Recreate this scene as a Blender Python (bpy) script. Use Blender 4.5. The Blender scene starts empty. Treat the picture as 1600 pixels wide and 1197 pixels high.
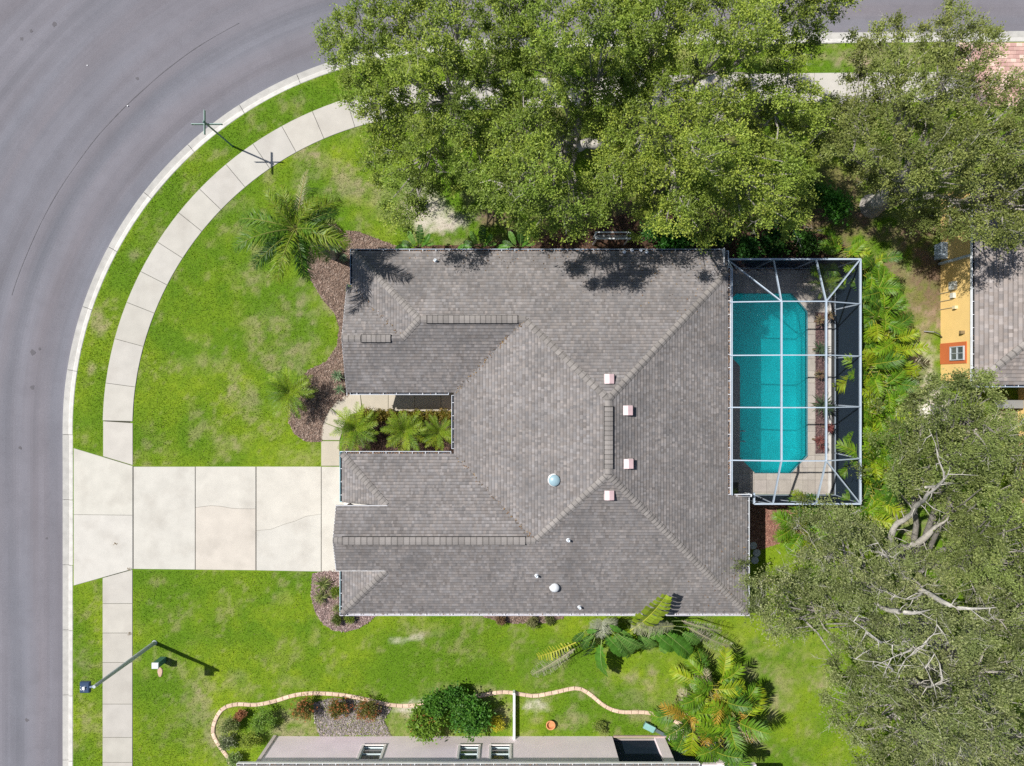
import bpy, math, random
import numpy as np
from mathutils import Vector, Matrix, Euler

random.seed(7)
RNG = np.random.default_rng(7)
SC = bpy.context.scene
COL = SC.collection

# ------------------------------------------------------------------ camera, light, exposure
H, S, CX, CY = 36.0, 31.0, 800.0, 598.5          # drone height (m), photo pixels per metre on the ground
cam = bpy.data.cameras.new('camera'); camo = bpy.data.objects.new('camera', cam); COL.objects.link(camo)
camo.location = (0, 0, H); camo.rotation_euler = (0, 0, 0)
cam.sensor_width = 36; cam.lens = 36 * H / (1600 / S); cam.clip_end = 2000
SC.camera = camo
SHX, SHY = 0.61, -0.27                           # shadow offset per metre of height
sun_dir = Vector((-SHX, -SHY, 1)).normalized()
ELEV = math.asin(sun_dir.z); AZ = math.atan2(sun_dir.x, sun_dir.y)
w = bpy.data.worlds.new('World'); SC.world = w; w.use_nodes = True
nt = w.node_tree; nt.nodes.clear()
sky = nt.nodes.new('ShaderNodeTexSky'); sky.sky_type = 'NISHITA'; sky.sun_disc = False
sky.sun_elevation = ELEV; sky.sun_rotation = AZ
bg = nt.nodes.new('ShaderNodeBackground'); bg.inputs[1].default_value = 0.068
wo = nt.nodes.new('ShaderNodeOutputWorld')
nt.links.new(sky.outputs[0], bg.inputs[0]); nt.links.new(bg.outputs[0], wo.inputs[0])
sl = bpy.data.lights.new('sun', 'SUN'); sl.energy = 4.6; sl.angle = math.radians(0.53); sl.color = (1, 0.96, 0.90)
so = bpy.data.objects.new('sun', sl); COL.objects.link(so)
so.rotation_euler = sun_dir.to_track_quat('Z', 'Y').to_euler()
so.location = (-30, 12, 60)
SC.view_settings.view_transform = 'Standard'; SC.view_settings.look = 'None'
SC.view_settings.gamma = 1; SC.view_settings.use_curve_mapping = False
SC.view_settings.exposure = 0.45
SC.cycles.max_bounces = 8; SC.cycles.transparent_max_bounces = 16
SC.cycles.use_denoising = False

# ------------------------------------------------------------------ helpers
def P(px, py, h=0.0):
    k = (H - h) / (H * S)
    return ((px - CX) * k, (CY - py) * k, h)
def PX(px, h=0): return P(px, 0, h)[0]
def PY(py, h=0): return P(0, py, h)[1]
def W2(pts, h=0): return [P(a, b, h)[:2] for a, b in pts]

def tag(o, label=None, cat=None, group=None, kind=None):
    if label: o['label'] = label
    if cat: o['category'] = cat
    if group: o['group'] = group
    if kind: o['kind'] = kind
    return o
def empty(name, loc=(0, 0, 0), parent=None):
    o = bpy.data.objects.new(name, None); COL.objects.link(o); o.location = loc
    o.empty_display_size = 0.3
    if parent: o.parent = parent
    return o
def link(name, me, parent=None, loc=None, rot=None, sc=None):
    o = bpy.data.objects.new(name, me); COL.objects.link(o)
    if parent: o.parent = parent
    if loc is not None: o.location = loc
    if rot is not None: o.rotation_euler = rot
    if sc is not None: o.scale = (sc, sc, sc) if isinstance(sc, (int, float)) else sc
    return o

class MB:
    """collects polygons with a colour each"""
    def __init__(s): s.v = []; s.f = []; s.c = []
    def face(s, pts, col=(1, 1, 1)):
        n = len(s.v); s.v.extend([tuple(p) for p in pts]); s.f.append(tuple(range(n, n + len(pts)))); s.c.append(col)
    def box(s, a, b, col=(1, 1, 1)):
        x0, y0, z0 = a; x1, y1, z1 = b
        n = len(s.v)
        s.v += [(x0,y0,z0),(x1,y0,z0),(x1,y1,z0),(x0,y1,z0),(x0,y0,z1),(x1,y0,z1),(x1,y1,z1),(x0,y1,z1)]
        for q in ((3,2,1,0),(4,5,6,7),(0,1,5,4),(1,2,6,5),(2,3,7,6),(3,0,4,7)):
            s.f.append(tuple(n + i for i in q)); s.c.append(col)
    def prism(s, poly, z0, z1, col=(1, 1, 1), bevel=0.0):
        a = sum(poly[i][0]*poly[(i+1) % len(poly)][1]-poly[(i+1) % len(poly)][0]*poly[i][1] for i in range(len(poly)))
        if a < 0: poly = poly[::-1]
        n = len(s.v); m = len(poly)
        rings = [(poly, z0)]
        if bevel:
            ins = inset(poly, bevel)
            rings += [(poly, z1 - bevel), (ins, z1)]
        else: rings.append((poly, z1))
        for pl, z in rings: s.v += [(p[0], p[1], z) for p in pl]
        for r in range(len(rings) - 1):
            for i in range(m):
                j = (i + 1) % m
                s.f.append((n+r*m+i, n+r*m+j, n+(r+1)*m+j, n+(r+1)*m+i)); s.c.append(col)
        k = len(rings) - 1
        s.f.append(tuple(n+k*m+i for i in range(m))); s.c.append(col)
        s.f.append(tuple(n+i for i in reversed(range(m)))); s.c.append(col)
    def bar(s, p, q, w, h, col=(1, 1, 1)):
        p = Vector(p); q = Vector(q); d = (q - p).normalized()
        up = Vector((0, 0, 1)) if abs(d.z) < 0.95 else Vector((0, 1, 0))
        a = d.cross(up).normalized() * (w / 2); b = a.cross(d).normalized() * (h / 2)
        n = len(s.v)
        for c in (p, q):
            for u, t in ((-1, -1), (1, -1), (1, 1), (-1, 1)): s.v.append(tuple(c + a*u + b*t))
        for f in ((0,1,2,3),(7,6,5,4),(0,4,5,1),(1,5,6,2),(2,6,7,3),(3,7,4,0)):
            s.f.append(tuple(n + i for i in f)); s.c.append(col)
    def tube(s, pts, rad, sides=7, col=(1, 1, 1)):
        n0 = len(s.v); pts = [Vector(p) for p in pts]
        for i, p in enumerate(pts):
            d = (pts[min(i+1, len(pts)-1)] - pts[max(i-1, 0)]).normalized()
            up = Vector((0, 0, 1)) if abs(d.z) < 0.9 else Vector((1, 0, 0))
            a = d.cross(up).normalized(); b = d.cross(a)
            r = rad[i] if hasattr(rad, '__len__') else rad
            for k in range(sides):
                t = 2*math.pi*k/sides; s.v.append(tuple(p + a*math.cos(t)*r + b*math.sin(t)*r))
        for i in range(len(pts)-1):
            for k in range(sides):
                k2 = (k+1) % sides
                s.f.append((n0+i*sides+k, n0+i*sides+k2, n0+(i+1)*sides+k2, n0+(i+1)*sides+k)); s.c.append(col)
        s.f.append(tuple(n0+k for k in range(sides))); s.c.append(col)
        s.f.append(tuple(n0+(len(pts)-1)*sides+k for k in reversed(range(sides)))); s.c.append(col)
    def lathe(s, c, prof, sides=20, col=(1, 1, 1)):
        n0 = len(s.v)
        for r, z in prof:
            for k in range(sides):
                t = 2*math.pi*k/sides; s.v.append((c[0]+r*math.cos(t), c[1]+r*math.sin(t), c[2]+z))
        for i in range(len(prof)-1):
            for k in range(sides):
                k2 = (k+1) % sides
                s.f.append((n0+i*sides+k, n0+i*sides+k2, n0+(i+1)*sides+k2, n0+(i+1)*sides+k)); s.c.append(col)
        s.f.append(tuple(n0+k for k in reversed(range(sides)))); s.c.append(col)
        s.f.append(tuple(n0+(len(prof)-1)*sides+k for k in range(sides))); s.c.append(col)
    def mesh(s, name, mat, smooth=False):
        me = bpy.data.meshes.new(name); me.from_pydata(s.v, [], s.f); me.materials.append(mat)
        at = me.attributes.new('col', 'FLOAT_COLOR', 'FACE')
        at.data.foreach_set('color', np.array([(c[0], c[1], c[2], 1) for c in s.c], dtype=np.float32).ravel())
        if smooth: me.polygons.foreach_set('use_smooth', [True]*len(s.f))
        me.update(); return me
    def build(s, name, mat, parent=None, smooth=False, **k):
        return link(name, s.mesh(name, mat, smooth), parent, **k)

def inset(poly, d):
    m = len(poly); out = []
    for i in range(m):
        p0 = Vector(poly[i-1]); p1 = Vector(poly[i]); p2 = Vector(poly[(i+1) % m])
        a = (p1-p0).normalized(); b = (p2-p1).normalized()
        n1 = Vector((-a.y, a.x)); n2 = Vector((-b.y, b.x)); n = (n1+n2)
        l = n.length
        if l < 1e-4: out.append(tuple(p1 + n1*d)); continue
        n /= l
        out.append(tuple(p1 + n * d / max(0.35, n.dot(n1))))
    return out

def np_mesh(name, verts, faces, cols, mat, smooth=False):
    """verts Nx3, faces MxK (K = 3 or 4), cols Mx3"""
    me = bpy.data.meshes.new(name); M, K = faces.shape
    me.vertices.add(len(verts)); me.vertices.foreach_set('co', np.ascontiguousarray(verts, dtype=np.float32).ravel())
    me.loops.add(M*K); me.loops.foreach_set('vertex_index', np.ascontiguousarray(faces, dtype=np.int32).ravel())
    me.polygons.add(M); me.polygons.foreach_set('loop_start', np.arange(0, M*K, K, dtype=np.int32))
    me.materials.append(mat)
    at = me.attributes.new('col', 'FLOAT_COLOR', 'FACE')
    c = np.ones((M, 4), dtype=np.float32); c[:, :3] = cols
    at.data.foreach_set('color', c.ravel())
    if smooth: me.polygons.foreach_set('use_smooth', np.ones(M, dtype=bool))
    me.update(calc_edges=True); return me

def hash2(ix, iy, seed):
    n = (ix.astype(np.int64)*374761393 + iy.astype(np.int64)*668265263 + seed*1442695041) & 0x7fffffff
    n = ((n ^ (n >> 13))*1274126177) & 0x7fffffff
    return ((n ^ (n >> 16)) & 0xffff) / 65535.0
def vnoise(x, y, seed=0):
    x = np.asarray(x, dtype=float); y = np.asarray(y, dtype=float)
    ix = np.floor(x); iy = np.floor(y); fx = x-ix; fy = y-iy
    fx = fx*fx*(3-2*fx); fy = fy*fy*(3-2*fy)
    a = hash2(ix, iy, seed); b = hash2(ix+1, iy, seed); c = hash2(ix, iy+1, seed); d = hash2(ix+1, iy+1, seed)
    return (a*(1-fx)+b*fx)*(1-fy) + (c*(1-fx)+d*fx)*fy
def fbm(x, y, seed=0, oct=4):
    s = 0; a = 0.5; t = 0
    for i in range(oct):
        s = s + a*vnoise(x*2**i, y*2**i, seed+i*17); t += a; a *= 0.55
    return s/t
def inpoly(x, y, poly):
    x = np.asarray(x); y = np.asarray(y); r = np.zeros(x.shape, bool); n = len(poly)
    for i in range(n):
        x0, y0 = poly[i]; x1, y1 = poly[(i+1) % n]
        if y0 == y1: continue
        c = ((y0 > y) != (y1 > y)) & (x < (x1-x0)*(y-y0)/(y1-y0)+x0); r ^= c
    return r
def segdist(x, y, poly):
    d = np.full(np.shape(x), 1e9); n = len(poly)
    for i in range(n):
        x0, y0 = poly[i]; x1, y1 = poly[(i+1) % n]; dx, dy = x1-x0, y1-y0
        t = np.clip(((x-x0)*dx+(y-y0)*dy)/(dx*dx+dy*dy+1e-9), 0, 1)
        d = np.minimum(d, np.hypot(x-x0-t*dx, y-y0-t*dy))
    return d
def clip_half(poly, nx, ny, d):          # keep nx*x + ny*y >= d
    out = []; m = len(poly)
    for i in range(m):
        a = poly[i]; b = poly[(i+1) % m]; fa = nx*a[0]+ny*a[1]-d; fb = nx*b[0]+ny*b[1]-d
        if fa >= 0: out.append(a)
        if (fa >= 0) != (fb >= 0):
            t = fa/(fa-fb); out.append((a[0]+(b[0]-a[0])*t, a[1]+(b[1]-a[1])*t))
    return out
def parea(p): return sum(p[i][0]*p[(i+1) % len(p)][1]-p[(i+1) % len(p)][0]*p[i][1] for i in range(len(p)))/2
def clip_convex(sub, conv):
    if parea(conv) < 0: conv = conv[::-1]
    m = len(conv)
    for i in range(m):
        a = conv[i]; b = conv[(i+1) % m]; nx, ny = -(b[1]-a[1]), b[0]-a[0]
        sub = clip_half(sub, nx, ny, nx*a[0]+ny*a[1])
        if len(sub) < 3: return []
    return sub if abs(parea(sub)) > 1e-4 else []
def catmull(pts, step=0.1):
    out = []; n = len(pts)
    for i in range(n-1):
        p0 = Vector(pts[max(i-1, 0)]); p1 = Vector(pts[i]); p2 = Vector(pts[i+1]); p3 = Vector(pts[min(i+2, n-1)])
        k = max(2, int((p2-p1).length/step))
        for j in range(k):
            t = j/k
            out.append(0.5*((2*p1)+(p2-p0)*t+(2*p0-5*p1+4*p2-p3)*t*t+(3*p1-p0-3*p2+p3)*t**3))
    out.append(Vector(pts[-1])); return out

# ------------------------------------------------------------------ materials
def mat(name, rgb=None, rough=0.85, ns=3.0, na=0.15, fine=40.0, fa=0.1, bump=0.0, bscale=60.0, trans=0.0,
        spec=0.3, metal=0.0, tint=None, tscale=0.6, tamt=0.0, stretch=None):
    m = bpy.data.materials.new(name); m.use_nodes = True; t = m.node_tree; N = t.nodes; L = t.links
    b = N['Principled BSDF']; out = N['Material Output']
    b.inputs['Roughness'].default_value = rough; b.inputs['Metallic'].default_value = metal
    b.inputs['Specular IOR Level'].default_value = spec
    geo = N.new('ShaderNodeNewGeometry'); vec = geo.outputs['Position']
    if stretch:
        mp = N.new('ShaderNodeMapping'); mp.inputs['Scale'].default_value = stretch; L.new(vec, mp.inputs[0]); vec = mp.outputs[0]
    if rgb is None:
        a = N.new('ShaderNodeAttribute'); a.attribute_name = 'col'; c = a.outputs['Color']
    else:
        a = N.new('ShaderNodeRGB'); a.outputs[0].default_value = (*rgb, 1); c = a.outputs[0]
    if tint and tamt:
        n = N.new('ShaderNodeTexNoise'); n.inputs['Scale'].default_value = tscale; n.inputs['Detail'].default_value = 5; L.new(vec, n.inputs['Vector'])
        r = N.new('ShaderNodeMapRange'); r.inputs[1].default_value = 0.5; r.inputs[2].default_value = 0.72; r.inputs[4].default_value = tamt
        L.new(n.outputs['Fac'], r.inputs[0])
        mx = N.new('ShaderNodeMix'); mx.data_type = 'RGBA'; L.new(r.outputs[0], mx.inputs[0]); L.new(c, mx.inputs[6]); mx.inputs[7].default_value = (*tint, 1); c = mx.outputs[2]
    for sc, am in ((ns, na), (fine, fa)):
        if am <= 0: continue
        n = N.new('ShaderNodeTexNoise'); n.inputs['Scale'].default_value = sc; n.inputs['Detail'].default_value = 4; L.new(vec, n.inputs['Vector'])
        r = N.new('ShaderNodeMapRange'); r.inputs[1].default_value = 0.3; r.inputs[2].default_value = 0.7
        r.inputs[3].default_value = 1-am; r.inputs[4].default_value = 1+am; L.new(n.outputs['Fac'], r.inputs[0])
        v = N.new('ShaderNodeVectorMath'); v.operation = 'SCALE'; L.new(c, v.inputs[0]); L.new(r.outputs[0], v.inputs['Scale']); c = v.outputs[0]
    L.new(c, b.inputs['Base Color'])
    if bump:
        n = N.new('ShaderNodeTexNoise'); n.inputs['Scale'].default_value = bscale; n.inputs['Detail'].default_value = 3; L.new(vec, n.inputs['Vector'])
        bp = N.new('ShaderNodeBump'); bp.inputs['Strength'].default_value = bump; bp.inputs['Distance'].default_value = 0.03
        L.new(n.outputs['Fac'], bp.inputs['Height']); L.new(bp.outputs[0], b.inputs['Normal'])
    if trans:
        tr = N.new('ShaderNodeBsdfTranslucent'); L.new(c, tr.inputs['Color'])
        mx = N.new('ShaderNodeMixShader'); mx.inputs[0].default_value = trans
        L.new(b.outputs[0], mx.inputs[1]); L.new(tr.outputs[0], mx.inputs[2]); L.new(mx.outputs[0], out.inputs[0])
    return m
M_conc = mat('concrete', None, 0.85, 1.4, 0.06, 60, 0.08, 0.12, 90, tint=(0.30, 0.275, 0.24), tscale=0.8, tamt=0.38)
M_kerb = mat('kerb_concrete', None, 0.85, 3, 0.10, 60, 0.10, 0.15, 90, tint=(0.30, 0.29, 0.27), tscale=2.5, tamt=0.35)
M_asph = mat('asphalt', None, 0.9, 0.5, 0.05, 45, 0.16, 0.3, 120, tint=(.11,.105,.12), tscale=1.6, tamt=.22)
M_seam = mat('seam', (0.085, 0.083, 0.09), 0.9, 4, 0.3)
M_soil = mat('ground', None, 0.95, 6, 0.12, 35, 0.3, 0.6, 50)
M_grass = mat('grass_blades', None, 0.6, 1, 0.0, 1, 0.0, trans=0.35, spec=0.15)
M_leaf = mat('leaves', None, 0.5, 1, 0, 1, 0, trans=0.38, spec=0.3)
M_palm = mat('palm_leaves', None, 0.45, 1, 0, 14, 0.12, trans=0.3, spec=0.3)
M_bark = mat('bark', None, 0.9, 5, 0.22, 30, 0.25, 0.5, 25)
M_mulch = mat('mulch', None, 0.95, 5, 0.2, 40, 0.3, 0.6, 60)
M_shing = mat('shingles', None, 0.92, 0.9, 0.07, 45, 0.10, 0.25, 140, tint=(0.10, 0.10, 0.105), tscale=0.7, tamt=0.35)
M_cap = mat('shingle_cap', None, 0.92, 2, 0.08, 45, 0.10, 0.25, 140)
M_dark = mat('dark_gap', (0.02, 0.02, 0.02), 0.9, 3, 0.1)
M_wall = mat('stucco', None, 0.9, 1.5, 0.04, 60, 0.04)
M_white = mat('white_paint', (0.78, 0.79, 0.80), 0.45, 4, 0.06, 30, 0.04)
M_metal = mat('painted_metal', None, 0.4, 4, 0.07, 30, 0.05, spec=0.5)
M_alum = mat('cage_aluminium', (0.38, 0.45, 0.53), 0.35, 4, 0.05, 30, 0.03, spec=0.5)
M_plaster = mat('pool_plaster', (0.74, 0.86, 0.86), 0.6, 0.9, 0.10, 9, 0.10)
M_glass = mat('window_glass', (0.07, 0.09, 0.095), 0.06, 3, 0.1, 30, 0, spec=0.8)
M_stone = mat('stone', None, 0.9, 6, 0.15, 40, 0.15, 0.4, 60)
M_paver = mat('pavers', None, 0.9, 3, 0.10, 50, 0.12, 0.3, 90)

def screen_mat(name, col, fac):
    m = bpy.data.materials.new(name); m.use_nodes = True; t = m.node_tree; N = t.nodes; N.clear()
    o = N.new('ShaderNodeOutputMaterial'); a = N.new('ShaderNodeBsdfTransparent'); d = N.new('ShaderNodeBsdfDiffuse')
    d.inputs[0].default_value = (*col, 1); mx = N.new('ShaderNodeMixShader'); mx.inputs[0].default_value = fac
    t.links.new(a.outputs[0], mx.inputs[1]); t.links.new(d.outputs[0], mx.inputs[2]); t.links.new(mx.outputs[0], o.inputs[0]); return m
M_scr_roof = screen_mat('roof_screen', (0.03, 0.035, 0.04), 0.14)
M_scr_side = screen_mat('side_screen', (0.022, 0.035, 0.055), 0.9)

m = bpy.data.materials.new('pool_water'); m.use_nodes = True; t = m.node_tree; N = t.nodes; N.clear(); M_water = m
o_ = N.new('ShaderNodeOutputMaterial'); tr = N.new('ShaderNodeBsdfTransparent'); tr.inputs[0].default_value = (0.075, 0.63, 0.67, 1)
gl = N.new('ShaderNodeBsdfGlossy'); gl.inputs['Roughness'].default_value = 0.03
fr = N.new('ShaderNodeFresnel'); fr.inputs[0].default_value = 1.33
ge = N.new('ShaderNodeNewGeometry'); n1 = N.new('ShaderNodeTexNoise'); n1.inputs['Scale'].default_value = 7; n1.inputs['Detail'].default_value = 3
bp = N.new('ShaderNodeBump'); bp.inputs['Strength'].default_value = 0.5; bp.inputs['Distance'].default_value = 0.04
t.links.new(ge.outputs['Position'], n1.inputs['Vector']); t.links.new(n1.outputs['Fac'], bp.inputs['Height'])
t.links.new(bp.outputs[0], gl.inputs['Normal']); t.links.new(bp.outputs[0], fr.inputs['Normal'])
tl = N.new('ShaderNodeBsdfTranslucent'); tl.inputs[0].default_value = (0.08, 0.65, 0.70, 1)
m0 = N.new('ShaderNodeMixShader'); m0.inputs[0].default_value = 0.4; t.links.new(tr.outputs[0], m0.inputs[1]); t.links.new(tl.outputs[0], m0.inputs[2])
mx = N.new('ShaderNodeMixShader'); t.links.new(fr.outputs[0], mx.inputs[0]); t.links.new(m0.outputs[0], mx.inputs[1]); t.links.new(gl.outputs[0], mx.inputs[2]); t.links.new(mx.outputs[0], o_.inputs[0])

# ------------------------------------------------------------------ kerb line and offsets
kp = [(97, 2600), (97, 1900), (97, 1400), (96, 1197), (96, 1000), (96, 850), (96, 740)]
for th in range(2, 84, 6): kp.append((700-604*math.cos(math.radians(th)), 670-604*math.sin(math.radians(th))))
kp += [(640, 67), (740, 60), (860, 57), (1000, 54), (1240, 50), (1600, 47), (2000, 44), (2800, 38)]
KC = catmull(W2(kp), 0.12)
KCn = np.array([tuple(p) for p in KC])
tang = np.gradient(KCn, axis=0); tang /= np.linalg.norm(tang, axis=1)[:, None]
KN = np.stack([tang[:, 1], -tang[:, 0]], 1)              # towards the house
KS = np.concatenate([[0], np.cumsum(np.linalg.norm(np.diff(KCn, axis=0), axis=1))])
def kat(s, d):
    x = np.interp(s, KS, KCn[:, 0]); y = np.interp(s, KS, KCn[:, 1]); nx = np.interp(s, KS, KN[:, 0]); ny = np.interp(s, KS, KN[:, 1])
    l = np.hypot(nx, ny); return (x+nx/l*d, y+ny/l*d)
def s_of(px, py):
    x, y = P(px, py)[:2]; return KS[np.argmin((KCn[:, 0]-x)**2+(KCn[:, 1]-y)**2)]
def kdist(x, y):
    x = np.ravel(x); y = np.ravel(y); d = np.empty(len(x))
    q = KCn[::4]; qn = KN[::4]
    for i in range(0, len(x), 4000):
        X = x[i:i+4000, None]; Y = y[i:i+4000, None]
        D = (X-q[:, 0])**2+(Y-q[:, 1])**2; j = np.argmin(D, 1)
        d[i:i+4000] = (X[:, 0]-q[j, 0])*qn[j, 0]+(Y[:, 0]-q[j, 1])*qn[j, 1]
    return d

# ------------------------------------------------------------------ house outline and other ground polygons
R = 0.4; HE = 2.9
bedNW = W2([(545,372),(540,360),(560,362),(615,383),(640,392),(700,396),(700,410),(560,410),(560,560),(545,620),(517,637),(508,655),(503,690),(478,690),(460,678),(451,660),(450,640),(462,605),(482,578),(510,565),(527,540),(530,512),(523,490),(507,472),(487,440),(478,410),(488,375),(505,352),(525,350)])
bedSW = W2([(488,896),(486,930),(492,955),(505,975),(522,985),(540,987),(560,982),(575,973),(590,960),(600,955),(600,890),(520,890)])
bedS = W2([(755,964),(800,974),(850,973),(880,966),(880,940),(755,940)])
bedE = W2([(1160,780),(1300,780),(1262,830),(1212,851),(1190,858),(1160,858)])
bedN = W2([(640,392),(655,382),(700,384),(800,378),(900,352),(1000,330),(1150,335),(1300,370),(1345,400),(1345,424),(1150,424),(640,420)])
court = W2([(537,672),(548,650),(570,646),(720,646),(720,712),(534,712)])
edge_px = [(366,1230),(360,1190),(345,1168),(333,1145),(338,1122),(350,1106),(372,1100),(400,1101),(430,1095),(460,1086),(490,1083),(530,1085),(570,1092),(610,1101),(645,1102),(690,1094),(730,1090),(770,1083),(790,1081),(812,1084),(835,1087),(865,1082),(900,1075),(920,1083),(945,1103),(970,1112),(1010,1113),(1045,1122),(1075,1138)]
bedG = W2([(490,1098),(520,1090),(560,1094),(612,1106),(600,1125),(612,1150),(560,1148),(500,1150),(492,1128)])
drive_polys = [
    W2([(115.5,700),(208,728),(208,889),(115.5,915)]),
    W2([(208.9,729),(305,729),(305,890),(208.9,889)]),
]
poolpoly = [(11.32,4.53),(14.1,4.53),(14.9,3.6),(14.9,-3.66),(14.06,-4.55),(12.26,-4.55),(11.48,-3.76),(11.48,0.86),(10.5,1.84),(10.5,3.71)]

# ------------------------------------------------------------------ ground
LUSH = np.array((0.090, 0.178, 0.005)); YEL = np.array((0.194, 0.268, 0.010)); OLIVE = np.array((0.180, 0.225, 0.038))
BARE = np.array((0.33, 0.255, 0.18)); SAND = np.array((0.55, 0.49, 0.43)); DIRT_AND_SHADE = np.array((0.17, 0.11, 0.075)); GRAV = np.array((0.27, 0.24, 0.235))
blobs = [  # px, py, rx, ry, strength, kind
 (445,232,42,16,.7,'b'),(500,255,50,30,.55,'b'),(540,290,40,30,.6,'b'),(600,310,40,40,.45,'b'),(640,340,30,30,.6,'b'),(395,430,30,20,.3,'b'),
 (430,500,40,30,.4,'b'),(500,470,30,25,.6,'b'),(440,560,50,40,.5,'b'),(385,620,25,30,.6,'b'),(330,560,40,20,.35,'b'),(460,715,35,14,.5,'b'),(350,690,40,15,.35,'b'),(365,600,12,12,.7,'b'),
 (215,398,12,8,.7,'b'),(155,503,12,22,.8,'b'),(143,577,10,12,.8,'b'),(470,158,20,8,.6,'b'),(405,197,10,7,.7,'b'),(350,330,20,14,.5,'b'),(390,345,20,20,.3,'b'),
 (310,1105,18,32,.8,'b'),(322,1075,30,14,.4,'b'),(370,1065,26,16,.6,'b'),(338,1160,14,34,.9,'b'),(135,1120,8,10,.5,'b'),(130,1165,10,10,.6,'b'),(135,1040,10,20,.35,'b'),(125,1035,6,10,.4,'b'),
 (645,997,22,7,.9,'s'),(630,1000,12,6,.6,'s'),(665,985,35,12,.5,'b'),(435,935,14,10,.45,'b'),(690,1074,24,10,.7,'b'),(765,1090,20,16,.8,'b'),(460,1065,20,10,.4,'b'),
 (982,1058,14,10,.9,'b'),(1019,1050,7,7,.8,'b'),(1012,1068,8,8,.7,'b'),(950,1065,10,10,.5,'b'),(1000,1090,60,16,.4,'b'),(1070,1040,50,20,.45,'o'),
 (1135,1012,50,16,.45,'b'),(1215,1080,22,34,.65,'b'),(1235,1050,28,40,.5,'o'),(1282,1070,14,22,.7,'b'),(1290,1000,30,30,.5,'o'),(1250,1010,30,30,.5,'o'),(1175,1050,20,16,.5,'b'),
 (840,1100,18,12,.95,'s'),(838,1125,12,14,.7,'b'),(898,1125,14,20,.6,'b'),(920,1085,18,8,.7,'b'),(880,1130,8,18,.4,'b'),(1065,1140,16,8,.8,'s'),(1000,1118,40,8,.4,'b'),
 (620,1130,24,24,.7,'b'),(470,1130,30,24,.8,'b'),(440,1145,30,12,.5,'b'),(640,1145,30,12,.4,'o'),(785,1110,14,22,.8,'b'),(640,1106,24,8,.8,'s'),(870,1055,40,20,.3,'o'),
 (715,345,42,13,.95,'s'),(680,335,30,18,.6,'s'),(660,300,18,30,.5,'s'),(760,350,30,18,.8,'d'),(700,380,40,8,.8,'b'),(780,345,50,25,.8,'d'),(860,320,60,60,.9,'d'),(1000,330,140,50,.95,'d'),(1180,350,120,40,.8,'d'),
 (1390,400,45,70,.75,'b'),(1430,370,40,60,.85,'d'),(1455,420,26,70,.9,'d'),(1425,480,40,50,.7,'d'),(1400,450,20,40,.5,'o'),(1440,520,26,34,.6,'b'),(1430,560,30,24,.7,'s'),(1445,600,26,40,.6,'b'),(1420,620,20,60,.6,'b'),(1460,640,30,24,.95,'s'),(1455,600,10,20,.9,'s'),(1560,665,50,30,.95,'s'),(1565,640,30,14,.8,'d'),
 (1350,385,70,40,.8,'d'),(1310,290,60,50,.75,'d'),(1340,330,40,40,.7,'d'),(1260,330,40,40,.5,'d'),(1400,790,30,40,.7,'b'),(1400,815,60,20,.8,'b'),(1250,90,30,10,.3,'b'),(1320,90,40,16,.8,'b'),(1370,90,60,20,.8,'b'),(1500,90,40,25,.6,'b'),  # first blob: brown ground, painted darker for tree shade that is lacking
 (1500,1180,60,30,.6,'s'),(1100,1170,60,30,.5,'d'),(700,150,160,60,.5,'o'),(950,90,200,16,.6,'b'),(1000,200,200,40,.6,'d'),
 (600,1045,260,22,.55,'g'),(900,1030,160,20,.35,'g'),(160,320,60,60,.4,'g'),(230,330,60,60,.4,'g'),(260,1160,60,60,.35,'g'),(250,930,80,30,.2,'g'),(150,660,25,40,.4,'g'),(1350,1130,60,80,.4,'g'),
 (470,960,80,26,.6,'y'),(640,970,90,14,.5,'y'),(1220,870,40,50,.7,'y'),(1180,985,90,30,.8,'y'),(330,480,60,60,.35,'y'),(620,230,40,40,.5,'y'),(600,360,30,16,.5,'y'),(560,330,24,18,.6,'y'),(480,720,50,18,.5,'y'),(900,1160,120,20,.4,'y'),(500,120,50,20,.3,'y'),
]
KC_ = {'b': BARE, 's': SAND, 'd': DIRT_AND_SHADE, 'o': OLIVE, 'g': LUSH, 'y': YEL}
def tone(x, y):
    px = x*S+CX; py = CY-y*S
    a = fbm(x*0.35, y*0.35, 3)[..., None]; b = fbm(x*1.3+9, y*1.3, 11)[..., None]; c = fbm(x*4+3, y*4, 23)[..., None]
    k = np.clip((a-0.42)*3.0, 0, 1)*(.55+.45*np.clip((c-.35)*3, 0, 1)); col = LUSH*(1-k)+YEL*k
    k = np.clip((b-0.54)*2.4, 0, .5); col = col*(1-k)+OLIVE*k
    dens = np.ones(x.shape)*1.0
    wob = (fbm(x*1.3, y*1.3, 5)-0.5)*1.9 + (fbm(x*4, y*4, 6, 3)-0.5)*1.1
    # thin patches scattered through the turf
    k = np.clip((b*0.5+c*0.5-0.60)*6, 0, .24); col = col*(1-k)+BARE*k; dens *= 1-0.75*k[..., 0]
    for (bx, by, rx, ry, st, kd) in blobs:
        f = np.clip(1.1-np.hypot((px-bx)/rx, (py-by)/ry)*0.75+wob, 0, 1); f = f*f*(3-2*f)*st*np.clip(.40+(c[..., 0]-.38)*3.2, .18 if kd in 'bo' else .8, 1)*(.68 if kd == 'b' and bx < 1100 else 1)
        f3 = f[..., None]; col = col*(1-f3)+KC_[kd]*f3
        if kd in 'bsd': dens *= 1-0.72*f
        if kd == 'o': dens *= 1-0.25*f
    return col, dens

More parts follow.
